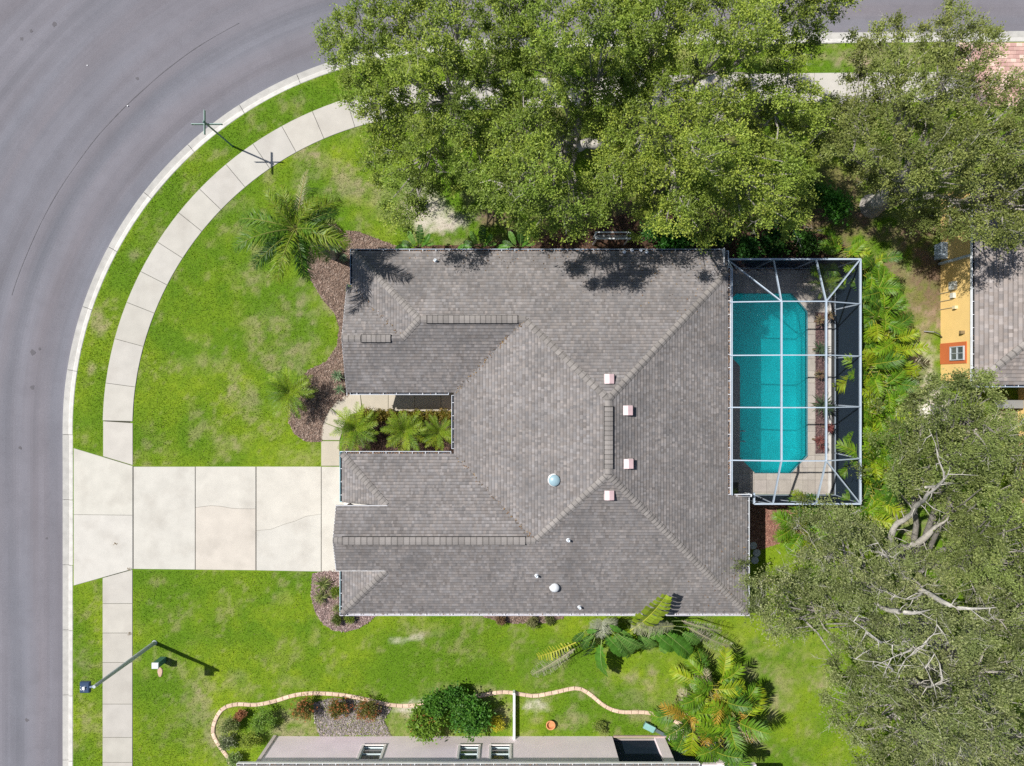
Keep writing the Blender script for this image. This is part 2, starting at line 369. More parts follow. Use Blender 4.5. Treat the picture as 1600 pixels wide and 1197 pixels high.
def axis(lo, hi, st, far):
    f = np.arange(lo, hi+st/2, st); o = []; d = st; v = hi
    while v < far: d *= 1.5; v += d; o.append(v)
    p = np.array(o); return np.concatenate([-(p-hi)[::-1]+lo, f, p])
xs = axis(-27.0, 27.0, 0.15, 420); ys = axis(-20.4, 20.4, 0.15, 420)
GX, GY = np.meshgrid(xs, ys); D = kdist(GX, GY).reshape(GX.shape)
gz = (fbm(GX*0.5, GY*0.5, 40)-0.5)*0.03
gz[D < 0.47] = -0.4
gz[(GX > 9.3) & (GX < 15.1) & (GY > -5.4) & (GY < 5.4)] = -2.6
gz[(D > 2.2) & (D < 3.5)] = -0.06
nx_, ny_ = len(xs), len(ys)
V = np.stack([GX.ravel(), GY.ravel(), gz.ravel()], 1)
i0 = (np.arange(ny_-1)[:, None]*nx_+np.arange(nx_-1)[None, :]).ravel()
F = np.stack([i0, i0+1, i0+nx_+1, i0+nx_], 1)
cc, _ = tone(V[:, 0], V[:, 1])
me = np_mesh('lawn', V, F, np.ones((len(F), 3)), M_soil, True); me.attributes.remove(me.attributes['col'])
at_ = me.attributes.new('col', 'FLOAT_COLOR', 'POINT'); c4 = np.ones((len(V), 4), dtype=np.float32); c4[:, :3] = cc*.95; at_.data.foreach_set('color', c4.ravel())
lawn = link('lawn', me); tag(lawn, 'patchy green lawn ground round the houses', kind='structure')

# ------------------------------------------------------------------ road
ss = np.arange(KS[0]+0.5, KS[-1]-0.5, 0.3); dd = np.concatenate([np.arange(0.04, -13.0, -0.14), [-14, -15]])
SS, DD = np.meshgrid(ss, dd, indexing='ij')
rx_, ry_ = kat(SS.ravel(), DD.ravel()); rz = -0.11-0.0*rx_+0.012*np.minimum(6, -DD.ravel())
V = np.stack([rx_, ry_, rz], 1); a_, b_ = SS.shape
i0 = (np.arange(a_-1)[:, None]*b_+np.arange(b_-1)[None, :]).ravel(); F = np.stack([i0, i0+b_, i0+b_+1, i0+1], 1)[:, ::-1]
fs = SS.ravel()[F].mean(1); fd = DD.ravel()[F].mean(1)
st = (fbm(fs*0.045, fd*1.4, 61, 4)-0.5)*0.55 + (fbm(fs*0.12+4, fd*3.4, 71, 3)-0.5)*0.22 + (fbm(fs*0.3, fd*0.4, 81, 3)-0.5)*0.16
for c0, wd, am in ((-1.1, .35, -.05), (-2.7, .4, -.07), (-4.6, .5, -.06), (-6.6, .6, -.10), (-8.8, .6, -.06), (-2.0, .4, .06), (-5.6, .4, .07)):
    st += am*np.exp(-((fd-c0-0.3*np.sin(fs*0.09+c0))/wd)**2)*(0.4+1.1*fbm(fs*0.08, fd*0+c0, 91, 2))
warm = fbm(fs*0.06+30, fd*0.9, 99, 3)[:, None]
base = np.array((0.152, 0.149, 0.170))*(1+.72*st[:, None]); base = base*(1-warm*0.0)+np.array((0.012, 0.0, -0.006))*(warm-0.5)*2
road = link('road', np_mesh('road', V, F, base, M_asph, True)); tag(road, 'grey asphalt street curving round the corner lot', kind='structure')
mb = MB()                                                     # paving seam 3.55 m from the kerb
def ribbon(mb, s0, s1, d, wd, z, st_=0.25, col=(1, 1, 1), seed=0):
    s = s0
    while s < s1:
        e = min(s+st_, s1)
        w0 = wd*(0.35+1.0*float(vnoise(s*1.3, seed, 5))); w1 = wd*(0.35+1.0*float(vnoise(e*1.3, seed, 5)))
        d0 = d+0.05*(float(vnoise(s*.7, seed+.5, 6))-.5); d1 = d+0.05*(float(vnoise(e*.7, seed+.5, 6))-.5)
        mb.face([(*kat(s, d0-w0/2), z), (*kat(s, d0+w0/2), z), (*kat(e, d1+w1/2), z), (*kat(e, d1-w1/2), z)][::-1], col); s = e
ribbon(mb, s_of(150, 500), s_of(420, 130), -3.55, 0.032, -0.11+0.012*3.55+0.006)
mb.build('road_seam', M_seam, road)

for i, (px, py, rr_) in enumerate(((84, 37, .16), (48, 48, .10), (33, 60, .12), (49, 551, .17), (49, 606, .14), (40, 1127, .12), (214, 122, .12), (60, 545, .08), (30, 700, .1), (71, 842, .07))):
    x, y, _ = P(px, py); d_ = float(kdist(np.array([x]), np.array([y]))[0]); z = -.11+.012*min(6, -d_)+.005
    mb = MB(); mb.face([(x+rr_*random.uniform(.5, 1.1)*math.cos(k*.57), y+rr_*random.uniform(.5, 1.1)*math.sin(k*.57), z) for k in range(11)], (.105, .10, .11)); mb.build('oil_stain', M_asph, road)

# ------------------------------------------------------------------ kerb
kerb = empty('kerb'); tag(kerb, 'pale concrete kerb and gutter along the street', kind='structure')
def kerb_piece(s0, s1, low):
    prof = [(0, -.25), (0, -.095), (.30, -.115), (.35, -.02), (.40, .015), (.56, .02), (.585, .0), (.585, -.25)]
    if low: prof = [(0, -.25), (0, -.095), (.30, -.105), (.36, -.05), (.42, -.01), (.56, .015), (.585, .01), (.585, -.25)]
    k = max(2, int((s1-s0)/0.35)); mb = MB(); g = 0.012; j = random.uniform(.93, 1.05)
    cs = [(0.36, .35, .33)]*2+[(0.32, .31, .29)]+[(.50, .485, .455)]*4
    rows = []
    for i in range(k+1):
        s = s0+g+(s1-s0-2*g)*i/k
        rows.append([(*kat(s, d), z) for d, z in prof])
    for i in range(k):
        for q in range(len(prof)-1):
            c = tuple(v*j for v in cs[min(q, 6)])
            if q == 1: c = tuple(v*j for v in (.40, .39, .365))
            mb.face([rows[i][q], rows[i+1][q], rows[i+1][q+1], rows[i][q+1]][::-1], c)
    mb.face(rows[0], cs[4]); mb.face(rows[-1][::-1], cs[4])
    mb.build('kerb_stone', M_kerb, kerb)
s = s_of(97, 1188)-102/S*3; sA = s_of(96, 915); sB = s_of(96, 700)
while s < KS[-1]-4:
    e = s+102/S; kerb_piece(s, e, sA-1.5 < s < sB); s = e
# dirt filled joint bed beneath the slabs
slabbed = []
def slab(poly, parent, col, z1=0.035, name='slab', gap=0.008, m=M_conc):
    a = poly if parea(poly) > 0 else poly[::-1]
    mb = MB(); mb.prism(inset(a, gap), -0.06, z1, col, bevel=0.012); return mb.build(name, m, parent)
def cj(b=(.60, .585, .545), v=.05):
    j = random.uniform(1-v, 1+v); return (b[0]*j, b[1]*j*random.uniform(.99, 1.01), b[2]*j*random.uniform(.98, 1.02))
walk = empty('pavement'); tag(walk, 'pale concrete pavement of square slabs', kind='structure')
JX = [(160, 712)]+[(161, 658), (166, 599), (181, 531), (201, 472), (226, 426), (251, 380), (284, 337), (317, 300), (354, 260), (400, 233), (440, 199), (486, 173), (540, 150)]
JS = [s_of(a, b) for a, b in JX]
while JS[-1] < KS[-1]-5: JS.append(JS[-1]+1.62)
sEnd = s_of(1522, 50)
for a, b in zip(JS[:-1], JS[1:]):
    if a > sEnd: continue
    n = 3; poly = [kat(a+(b-a)*i/n, 2.08) for i in range(n+1)]+[kat(b-(b-a)*i/n, 3.6) for i in range(n+1)]
    if a == JS[0]: poly = W2([(161.3, 713), (161.3, 658), (208, 661), (208, 727)])
    slab(poly, walk, cj((.42, .40, .36)), 0.03)
yy = [(889+13, 889), (943, 943), (989, 989), (1035, 1035), (1100, 1100), (1152, 1152), (1191, 1191), (1240, 1240), (1290, 1290), (1340, 1340), (1400, 1400)]
slab(W2([(160.5, 903), (207.5, 890), (207.5, 943), (160.5, 943)]), walk, cj((.42, .40, .36)), 0.03)
for (y0, _), (y1, _) in zip(yy[1:-1], yy[2:]): slab(W2([(160.5, y0), (207.5, y0), (207.5, y1), (160.5, y1)]), walk, cj((.40, .38, .34)), 0.03)
drv = empty('driveway'); tag(drv, 'wide pale concrete driveway running from the street to the garage', kind='structure')
DC = (.465, .445, .40)
slab(W2([(115.5, 700), (208, 728), (208, 805), (115.5, 804)]), drv, cj(DC, .035), .04, gap=.006)
slab(W2([(115.5, 804), (208, 805), (208, 889), (115.5, 915)]), drv, cj(DC, .035), .04, gap=.006)
slab(W2([(209, 729), (305.5, 729), (305.5, 890), (209, 889)]), drv, cj(DC, .035), .04)
ck = [(306, 793), (330, 790), (345, 791), (362, 794), (380, 795), (400, 795)]
slab(W2([(306, 729), (400, 729)]+ck[::-1]), drv, cj(DC, .035), .04, gap=.004); slab(W2(ck+[(400, 891), (306, 890)]), drv, cj((.475, .44, .39), .02), .04, gap=.004)
ck = [(401, 829), (424, 827), (445, 819), (462, 814), (478, 807), (502, 803)]
slab(W2([(401, 729), (502, 729)]+ck[::-1]), drv, cj(DC, .035), .04, gap=.003); slab(W2(ck+[(502, 893), (401, 891)]), drv, cj(DC, .02), .04, gap=.003)
slab(W2([(502.5, 729), (572, 729), (572, 895), (502.5, 893)]), drv, cj(DC, .02), .04)
path = empty('front_path'); tag(path, 'narrow concrete path curving from driveway to front door', kind='structure')
PC = (.41, .37, .30)
for q in ([(502, 728), (502, 689), (531, 689), (531, 728)], [(502, 688), (503, 672), (506, 660), (536, 672), (531, 688)], [(506, 660), (511, 648), (517, 638), (541, 658), (536, 671)],
          [(517, 637), (528, 625), (541, 617), (563, 614), (566, 643), (548, 648), (542, 657)], [(563, 613), (607, 613), (607, 643), (567, 643)], [(607, 613), (648, 613), (648, 643), (607, 643)],
          [(648, 613), (689, 613), (689, 643), (648, 643)], [(689, 613), (735, 613), (735, 643), (689, 643)]):
    slab(W2(q), path, cj(PC, .05), .045)
# asphalt side bed under kerb / dark joint bed
mb = MB()
for a, b in [(a, b) for a, b in zip(JS[:-1], JS[1:]) if a < sEnd]: mb.face([(*kat(a, 2.1), -.02), (*kat(a, 3.58), -.02), (*kat(b, 3.58), -.02), (*kat(b, 2.1), -.02)][::-1], (.05, .05, .03))
mb.prism(W2([(116, 702), (207, 729), (570, 730), (570, 892), (207, 888), (116, 913)]), -.3, .01, (.05, .045, .035))
mb.prism(W2([(161, 905), (207, 893), (207, 1400), (161, 1400)]), -.3, 0.005, (.05, .055, .03))
mb.build('joint_bed', M_mulch, walk)

# paver drive at the top right
pv = empty('paver_driveway'); tag(pv, 'pink brick paver driveway at the top right corner', kind='structure')
pvm = []
for k in range(4):
    mb = MB(); mb.prism([(-.145, -.095), (.145, -.095), (.145, .095), (-.145, .095)], -.05, .03, [(.48, .31, .27), (.55, .37, .32), (.62, .46, .39), (.44, .27, .24)][k], bevel=.01); pvm.append(mb.mesh('paver', M_paver))
x0, y0 = P(1532, 166)[:2]; x1, y1 = P(1640, 66)[:2]; j = 0; cnt = 0
y = y0
while y < y1-.1:
    x = x0-(j % 2)*.15-0.9
    while x < x1:
        if cnt < 295:
            link('paver', random.choice(pvm), pv, (x, y+.1, 0)); cnt += 1
        x += .3
    y += .2; j += 1

# ------------------------------------------------------------------ house
house = empty('house'); tag(house, 'grey shingle roofed house with courtyard notch in the middle of the picture', 'house')
class Slope:
    def __init__(s, polys, g, e0, h0=HE):   # g = unit plan direction of downslope, e0 = eave coordinate along g
        s.polys = polys; s.g = g; s.e0 = e0; s.h0 = h0
    def t(s, x, y): return s.e0-(s.g[0]*x+s.g[1]*y)
    def z(s, x, y): return s.h0+R*s.t(x, y)
def lay(slopes, mb, deck, exp=0.137, tint=(1.02, .985, .975), tmin=0.11, base=.184, wmul=.55, band=.66):
    for sp in slopes:
        gx, gy = sp.g; ux, uy = -gy, gx
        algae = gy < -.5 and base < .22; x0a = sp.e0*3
        for poly in sp.polys:
            pl = clip_half(poly, -gx, -gy, -(sp.e0-tmin))
            if len(pl) < 3: continue
            if parea(pl) < 0: pl = pl[::-1]
            deck.face([(x, y, sp.z(x, y)-.015) for x, y in pl]); deck.face([(x, y, sp.z(x, y)-.13) for x, y in pl][::-1])
            ts = [sp.t(x, y) for x, y in pl]; us = [ux*x+uy*y for x, y in pl]
            k = int(max(0, (min(ts)-tmin)//exp)); k1 = int((max(ts)-tmin)//exp)+1
            while k < k1:
                rr = random.Random(k*977+int(sp.e0*1000)*13+int(gx*7+gy*3)); t0 = tmin+k*exp; t1 = t0+exp
                rowj = rr.uniform(.96, 1.04)
                u = -40+rr.uniform(0, .4)
                while u < 40:
                    wdt = rr.choice((.14, .17, .2, .24, .3))*wmul; r1 = rr.random(); r2 = rr.random()
                    if u+wdt > min(us) and u < max(us):
                        tn = 1.0+(r1-.5)*.26+(.20 if r2 > .78 else 0)-(.12 if r2 < .24 else 0)
                        pat = float(fbm(np.array(u*.45), np.array(t0*.6+sp.e0), 131, 3))
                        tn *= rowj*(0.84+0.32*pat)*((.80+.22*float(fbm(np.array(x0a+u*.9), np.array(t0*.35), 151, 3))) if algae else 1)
                        warm_ = rr.uniform(-.02, .035)
                        col = (base*tn*(1.0+warm_)*tint[0], base*tn*.965*tint[1], base*tn*(.955-warm_)*tint[2])
                        lift = rr.uniform(.012, .02)
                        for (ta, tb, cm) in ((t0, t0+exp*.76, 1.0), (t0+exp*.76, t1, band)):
                            rect = []
                            for tt, uu in ((ta, u), (ta, u+wdt), (tb, u+wdt), (tb, u)):
                                gg = sp.e0-tt; rect.append((gx*gg+ux*uu, gy*gg+uy*uu))
                            cp = clip_convex(rect, pl)
                            if len(cp) < 3: continue
                            if parea(cp) < 0: cp = cp[::-1]
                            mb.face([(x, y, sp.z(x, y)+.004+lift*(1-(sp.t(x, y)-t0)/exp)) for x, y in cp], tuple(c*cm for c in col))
                            if cm == 1.0:
                                m_ = len(cp)
                                for i in range(m_):
                                    a, b = cp[i], cp[(i+1) % m_]
                                    if abs(sp.t(*a)-t0) < 1e-4 and abs(sp.t(*b)-t0) < 1e-4:
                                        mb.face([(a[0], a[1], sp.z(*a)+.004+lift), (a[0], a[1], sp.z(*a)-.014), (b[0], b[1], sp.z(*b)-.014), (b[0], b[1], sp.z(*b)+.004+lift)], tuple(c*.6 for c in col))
                    u += wdt
                k += 1
N_ = (0, 1); S_ = (0, -1); E_ = (1, 0); W_ = (-1, 0)
# south gable of garage, wings, main hips
sN = Slope([[(-7.5,6.21),(.58,6.21),(.58,2.83),(-4.12,2.83)], [(.58,6.21),(9.87,6.21),(9.87,5.08),(4.1,-.69),(.58,2.83)]], N_, 6.21)
sW1 = Slope([[(-7.5,6.21),(-4.12,2.83),(-4.95,2.0),(-7.5,4.55)]], W_, 7.5)
sGN = Slope([[(-7.66,4.55),(-7.5,4.55),(-4.95,2.0),(-7.66,2.0)]], N_, 4.55)
sWS = Slope([[(-7.66,-.55),(-2.8,-.55),(-.25,2.0),(-7.66,2.0)], [(-.25,2.0),(.58,2.83),(-4.12,2.83),(-4.95,2.0)]], S_, .55)
sMW = Slope([[(-2.8,-.55),(.58,2.83),(4.1,-.69),(4.1,-3.88),(1.01,-6.97),(-2.8,-3.16)]], W_, 2.8)
sE = Slope([[(11,-10.78),(11,-5.1),(5.32,-5.1)], [(5.32,-5.1),(9.87,-5.1),(9.87,5.08),(4.1,-.69),(4.1,-3.88)]], E_, 11.0)
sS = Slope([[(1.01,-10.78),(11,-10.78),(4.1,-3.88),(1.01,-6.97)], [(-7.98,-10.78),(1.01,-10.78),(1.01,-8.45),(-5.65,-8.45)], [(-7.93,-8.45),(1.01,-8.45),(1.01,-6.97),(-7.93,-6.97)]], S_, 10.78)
sSN = Slope([[(-7.98,-3.16),(-2.8,-3.16),(-.44,-5.52),(-5.62,-5.52)], [(-7.93,-5.52),(-.44,-5.52),(1.01,-6.97),(-7.93,-6.97)]], N_, -3.16)
sGW = Slope([[(-7.98,-3.16),(-5.62,-5.52),(-7.98,-5.52)], [(-7.98,-10.78),(-5.65,-8.45),(-7.98,-8.45)]], W_, 7.98)
mb = MB(); dk = MB()
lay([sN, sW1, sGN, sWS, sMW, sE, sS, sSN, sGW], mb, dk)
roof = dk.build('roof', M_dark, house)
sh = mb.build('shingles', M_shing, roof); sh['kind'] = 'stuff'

capc = [0]
def caps(p, q, exp=.19, w=.15, vent=False, tone_=1.0):
    p = Vector(p); q = Vector(q); d = q-p; L = d.length; d.normalize(); n = max(1, round(L/exp)); exp = L/n
    side = d.cross(Vector((0, 0, 1))).normalized()
    for i in range(n):
        a = p+d*(i*exp); b = p+d*((i+1)*exp+.012); j = random.uniform(.86, 1.14)*tone_; c = (.225*j, .208*j, .196*j)
        mb = MB(); dr = .055 if not vent else .03; lo = .03; up = Vector((0, 0, 1)); wv = w*(1.0 if not vent else 1.1)
        if vent: lo = .075
        pts = []
        for e, l in ((a, lo+.022), (b, lo)):
            pts.append([e-side*wv+up*(l-dr), e-side*wv*.25+up*(l+.004), e+side*wv*.25+up*(l+.004), e+side*wv+up*(l-dr)])
        for k in range(3): mb.face([pts[0][k], pts[1][k], pts[1][k+1], pts[0][k+1]][::-1], c)
        for k in range(3): mb.face([pts[0][k]+up*.002, pts[0][k].lerp(pts[1][k], .17)+up*.002, pts[0][k+1].lerp(pts[1][k+1], .17)+up*.002, pts[0][k+1]+up*.002][::-1], tuple(v*.58 for v in c))  # dark strip paints the overlap's shade onto the cap's exposed end
        mb.face([x for x in pts[0]]+[x-up*.03 for x in pts[0][::-1]], tuple(v*.45 for v in c))
        mb.face([pts[0][0], pts[0][0]-up*.04, pts[1][0]-up*.04, pts[1][0]], tuple(v*.4 for v in c))
        mb.face([pts[0][3], pts[1][3], pts[1][3]-up*.04, pts[0][3]-up*.04], tuple(v*.4 for v in c))
        mb.build('ridge_cap', M_cap, roof); capc[0] += 1
    if vent:
        vb = MB(); vb.bar(p+Vector((0, 0, .0))-d*.02, q+Vector((0, 0, .0))+d*.02, w*2.45, .075, (.03, .03, .03)); vb.build('ridge_vent', M_dark, roof)
zr = HE+R*6.9; zn = HE+R*3.38; zs = HE+R*3.81
caps((10.9,-10.68,HE+.04), (4.1,-3.88,zr), .18)
caps((9.87,5.08,HE+R*1.13), (4.1,-.69,zr), .27, tone_=.95)
caps((.62,2.79,zn), (4.1,-.69,zr), .24, tone_=.93)
caps((1.05,-6.93,zs), (4.1,-3.88,zr), .24, tone_=1.0)
caps((-7.4,6.11,HE+.04), (-4.12,2.83,zn), .19, tone_=1.02)
caps((-4.95,2.0,HE+R*2.55), (-4.12,2.83,zn), .17, tone_=1.05)
caps((-7.88,-3.26,HE+.04), (-5.66,-5.48,HE+R*2.34), .19)
caps((-7.88,-10.68,HE+.04), (-5.68,-8.48,HE+R*2.31), .23, tone_=.9)
caps((PX(667, zn), 2.83, zn), (PX(808, zn), 2.83, zn), .24, .155, True)
caps((PX(565, 3.9), 2.0, HE+R*2.55), (PX(610, 3.9), 2.0, HE+R*2.55), .2, .15, True)
caps((PX(535, zs), -6.97, zs), (PX(820, zs), -6.97, zs), .27, .155, True, 1.05)
caps((4.1, -1.0, zr), (4.1, -3.62, zr), .2, .16, True)
caps((-7.64, 2.0, HE+R*2.55), (PX(563, 3.9), 2.0, HE+R*2.55), .25)
caps((-4.1,2.83,zn), (PX(666, zn), 2.83, zn), .24); caps((PX(809, zn), 2.83, zn), (.6,2.83,zn), .24); caps((PX(821, zs), -6.97, zs), (1.03,-6.97,zs), .24); caps((-7.9,-6.97,zs), (PX(534, zs), -6.97, zs), .2)
caps((4.1,-.69,zr), (4.1,-.98,zr), .2); caps((4.1,-3.9,zr), (4.1,-3.64,zr), .2)

# dry leaves lying in the valleys and along the north eave
LX = []
def strew(p, q, n, sp):
    for _ in range(n):
        t = random.random()**.8; x = p[0]+(q[0]-p[0])*t+random.gauss(0, sp); y = p[1]+(q[1]-p[1])*t+random.gauss(0, sp)
        for s_ in (sN, sW1, sGN, sWS, sMW, sE, sS, sSN, sGW):
            if any(inpoly(np.array([x]), np.array([y]), pl)[0] for pl in s_.polys):
                if s_.t(x, y) > .15: LX.append((x, y, s_.z(x, y)+.035))
                break
strew((-2.7, -.45), (.5, 2.75), 90, .06); strew((-2.7, -3.26), (.9, -6.9), 90, .06); strew((-7.4, 4.5), (-5.0, 2.1), 50, .06); strew((-5, 5.9), (9.5, 5.7), 160, .3); strew((5, 5), (9, 4), 60, .9); strew((9, -10), (10.5, -8), 60, .6)
mb = MB()
for x, y, z in LX:
    a = random.uniform(0, 6.28); l = random.uniform(.02, .05); c = random.choice(((.20, .11, .05), (.12, .08, .04), (.28, .19, .09), (.10, .07, .05)))
    mb.face([(x-l*math.cos(a), y-l*math.sin(a), z), (x+l*.5*math.sin(a), y-l*.5*math.cos(a), z+.006), (x+l*math.cos(a), y+l*math.sin(a), z), (x-l*.5*math.sin(a), y+l*.5*math.cos(a), z+.008)], c)
mb.build('leaf_litter', M_mulch, roof)['kind'] = 'stuff'

# fascia, soffit, gutters
fb = MB()
fas = [((-7.5,6.21),(9.87,6.21)),((-7.5,4.55),(-7.5,6.21)),((-7.66,-.55),(-2.8,-.55)),((-2.8,-3.16),(-2.8,-.55)),((-7.98,-3.16),(-2.8,-3.16)),((-7.98,-5.5),(-7.98,-3.16)),((-7.98,-10.78),(-7.98,-8.47)),((-7.98,-10.78),(11,-10.78)),((11,-10.78),(11,-5.1)),((9.87,-5.1),(11,-5.1)),((9.87,-5.1),(9.87,6.21))]
cen = {0:(0,-1),1:(1,0),2:(0,1),3:(1,0),4:(0,-1),5:(1,0),6:(1,0),7:(0,1),8:(-1,0),9:(0,-1),10:(-1,0)}
for i, (a, b) in enumerate(fas):
    ox, oy = cen[i]; o1 = .13; zt = HE-.02 if i != 10 else HE+.34
    fb.bar((a[0]+ox*o1, a[1]+oy*o1, (2.68+zt)/2), (b[0]+ox*o1, b[1]+oy*o1, (2.68+zt)/2), .03, zt-2.68, (.7, .7, .7))
# gable rakes
for (x, ya, yr, yb, za, zp) in ((-7.92, -5.52, -6.97, -8.45, HE+R*2.36, zs), (-7.65, 4.55, 2.0, -.55, HE, HE+R*2.55)):
    fb.bar((x, ya, za-.09), (x, yr, zp-.09), .03, .18, (.55, .56, .58)); fb.bar((x, yr, zp-.09), (x, yb, za-.09), .03, .18, (.55, .56, .58))
fb.bar((-7.93, -5.515, HE+R*2.36-.03), (-5.6, -5.515, HE+R*2.36-.03), .03, .14, (.5, .5, .52)); fb.bar((-7.93, -8.455, HE+R*2.32-.05), (-5.66, -8.455, HE+R*2.32-.05), .03, .14, (.6, .6, .6))
fb.build('fascia', M_metal, house)
sf = MB()
for x0, y0, x1, y1 in ((-2.66,-10.6,9.72,6.05), (9.74,-10.6,10.84,-5.26), (-7.36,-.4,-2.68,6.05), (-7.84,-10.6,-2.68,-3.3)): sf.box((x0, y0, 2.66), (x1, y1, 2.7), (.7, .68, .65))
sf.build('soffit', M_metal, house)
def gutter(a, b, out, z=HE, col=(.52, .55, .60), litter=.25, wd=.115, dark=(.05, .06, .08)):
    """open trough: outer lip, floor, inner back, hangers, dry leaves"""
    a = Vector((*a, 0)); b = Vector((*b, 0)); o = Vector((*out, 0)); d = (b-a).normalized(); L = (b-a).length; mb = MB()
    def bx(o0, o1, z0, z1, c, s0=0, s1=L):
        p = a+d*s0+o*o0; q = a+d*s1+o*o1; x0, x1 = sorted((p.x, q.x)); y0, y1 = sorted((p.y, q.y)); mb.box((x0, y0, z0), (x1, y1, z1), c)
    bx(-.022, .0, z-.10, z+.035, col); bx(-wd, -.022, z-.10, z-.085, dark); bx(-wd-.012, -wd, z-.10, z+.0, (.5, .5, .5))
    s = .3
    while s < L-.1: bx(-wd, -.022, z+.0, z+.012, (.6, .62, .66), s, s+.025); s += .61
    bx(-wd, 0, z-.10, z+.034, col, 0, .02); bx(-wd, 0, z-.10, z+.034, col, L-.02, L)
    n = int(L*litter*60)
    for _ in range(n):
        s = random.uniform(.05, L-.05); o_ = -random.uniform(.03, wd); c = random.choice(((.22, .12, .06), (.30, .19, .11), (.14, .09, .05), (.35, .22, .13)))
        p = a+d*s+o*o_; r = random.uniform(.012, .03); t = random.uniform(0, 3.14); zz = z-.06+random.uniform(0, .05)
        mb.face([(p.x+r*math.cos(t), p.y+r*math.sin(t), zz), (p.x-r*.6*math.sin(t), p.y+r*.6*math.cos(t), zz+.008), (p.x-r*math.cos(t), p.y-r*math.sin(t), zz), (p.x+r*.6*math.sin(t), p.y-r*.6*math.cos(t), zz+.01)], c)
    return mb.build('gutter', M_metal, house)
BL = (.20, .33, .45)
gutter((-7.5,6.21),(PX(1022, HE),6.21),N_,litter=.9,col=(.50,.58,.68)); gutter((PX(1024, HE),6.21),(9.87,6.21),N_,litter=.3,col=(.35,.4,.47))
gutter((-7.5,4.56),(-7.5,6.2),W_,col=BL,litter=.1)
gutter((-7.5,-.55),(-2.93,-.55),S_,litter=.1); gutter((-2.8,-3.05),(-2.8,-.56),W_,litter=.1); gutter((-7.98,-3.16),(-2.82,-3.16),N_,litter=1.2)
gutter((-7.98,-5.5),(-7.98,-3.18),W_,col=(.25,.48,.55),litter=.1); gutter((-7.98,-10.66),(-7.98,-8.47),W_,col=(.45,.65,.70),litter=.1)
gutter((-7.98,-10.78),(11,-10.78),S_,litter=.15,col=(.58,.57,.63),wd=.105,dark=(.5,.5,.54)); gutter((11,-10.65),(11,-5.1),E_,litter=.25,col=(.55,.58,.61)); 
gutter((10.0,-5.1),(10.0,5.3),E_,z=HE+.45,litter=1.5,col=(.6,.61,.65),wd=.12)
gutter((10.02,-5.1),(11,-5.1),N_,z=HE+.3,litter=.1,col=(.8,.83,.87))
gutter((9.99,5.35),(9.99,6.1),E_,z=HE+.15,litter=.1,col=(.7,.78,.85))

# walls
wl = MB(); WC = (.62, .52, .44)
wp = [(-7.05,5.76),(8.6,5.76),(8.6,-5.5),(10.55,-5.5),(10.55,-10.33),(-7.5,-10.33),(-7.5,-3.61),(-2.35,-3.61),(-2.35,-.1),(-7.05,-.1)]
wl.prism(wp, 0, 2.65, WC); 
for x, ya, yr, yb, za, zp in ((-7.6, -5.6, -6.97, -8.38, HE+R*2.2, zs-.14), (-7.3, 4.3, 2.0, -.3, 2.7, HE+R*2.4)):
    wl.face([(x, ya, 2.6), (x, yr, 2.6), (x, yb, 2.6), (x, yb, za-.1), (x, yr, zp), (x, ya, za-.1)], WC); wl.face([(x+.06, ya, 2.6), (x+.06, yb, 2.6), (x+.06, yb, za-.1), (x+.06, yr, zp), (x+.06, ya, za-.1)], WC)
wl.build('wall', M_wall, house)
gd = MB()
for i in range(4): gd.box((-7.56, -9.4, .06+i*.55), (-7.51, -4.6, .59+i*.55), (.75, .74, .72))
gd.build('garage_door', M_metal, house)
dr = MB(); dr.box((-2.41, -1.35, .05), (-2.36, -.45, 2.1), (.25, .1, .06)); dro = dr.build('front_door', M_metal, house)
mb = MB(); mb.box((-2.45, -1.25, 1.0), (-2.41, -1.21, 1.12), (.6, .5, .3)); mb.build('handle', M_metal, dro)
def window(parent, x0, y0, z0, x1, y1, z1, axis_, out, nmul=2, fcol=(.8, .8, .8), name='window'):
    """frame with mullions and a pane set in; axis_ = 'x' if the wall faces x"""
    fr = MB(); t = .05; pn = MB()
    def b(a0, a1, c0, c1, d0, d1, m_, c):
        if axis_ == 'x': m_.box((min(x0+out*d0, x0+out*d1), a0, c0), (max(x0+out*d0, x0+out*d1), a1, c1), c)
        else: m_.box((a0, min(y0+out*d0, y0+out*d1), c0), (a1, max(y0+out*d0, y0+out*d1), c1), c)
    A0, A1 = (y0, y1) if axis_ == 'x' else (x0, x1)
    b(A0, A1, z0, z0+t, .002, .07, fr, fcol); b(A0, A1, z1-t, z1, .002, .07, fr, fcol); b(A0, A0+t, z0+t, z1-t, .002, .07, fr, fcol); b(A1-t, A1, z0+t, z1-t, .002, .07, fr, fcol)
    b(A0+t, A1-t, (z0+z1)/2-.02, (z0+z1)/2+.02, .02, .06, fr, fcol)
    if nmul > 1: 
        for i in range(1, nmul): a = A0+(A1-A0)*i/nmul; b(a-.015, a+.015, z0+t, z1-t, .022, .055, fr, fcol)
    f = fr.build(name, M_metal, parent); b(A0+t, A1-t, z0+t, z1-t, .008, .016, pn, (1, 1, 1)); pn.build('pane', M_glass, f); return f
for yy_ in (-4.2, -1.8, .6, 3.0): window(house, 8.6, yy_, .1, 8.6, yy_+1.7, 2.2, 'x', 1, 2)
for xx_ in (-5, -1, 3, 7): window(house, xx_, -10.33, .9, xx_+1.2, -10.33, 2.1, 'y', -1, 2); window(house, xx_-.5, 5.76, .9, xx_+.7, 5.76, 2.1, 'y', 1, 2)
window(house, -7.05, 1.2, .9, -7.05, 3.0, 2.1, 'x', -1, 2)

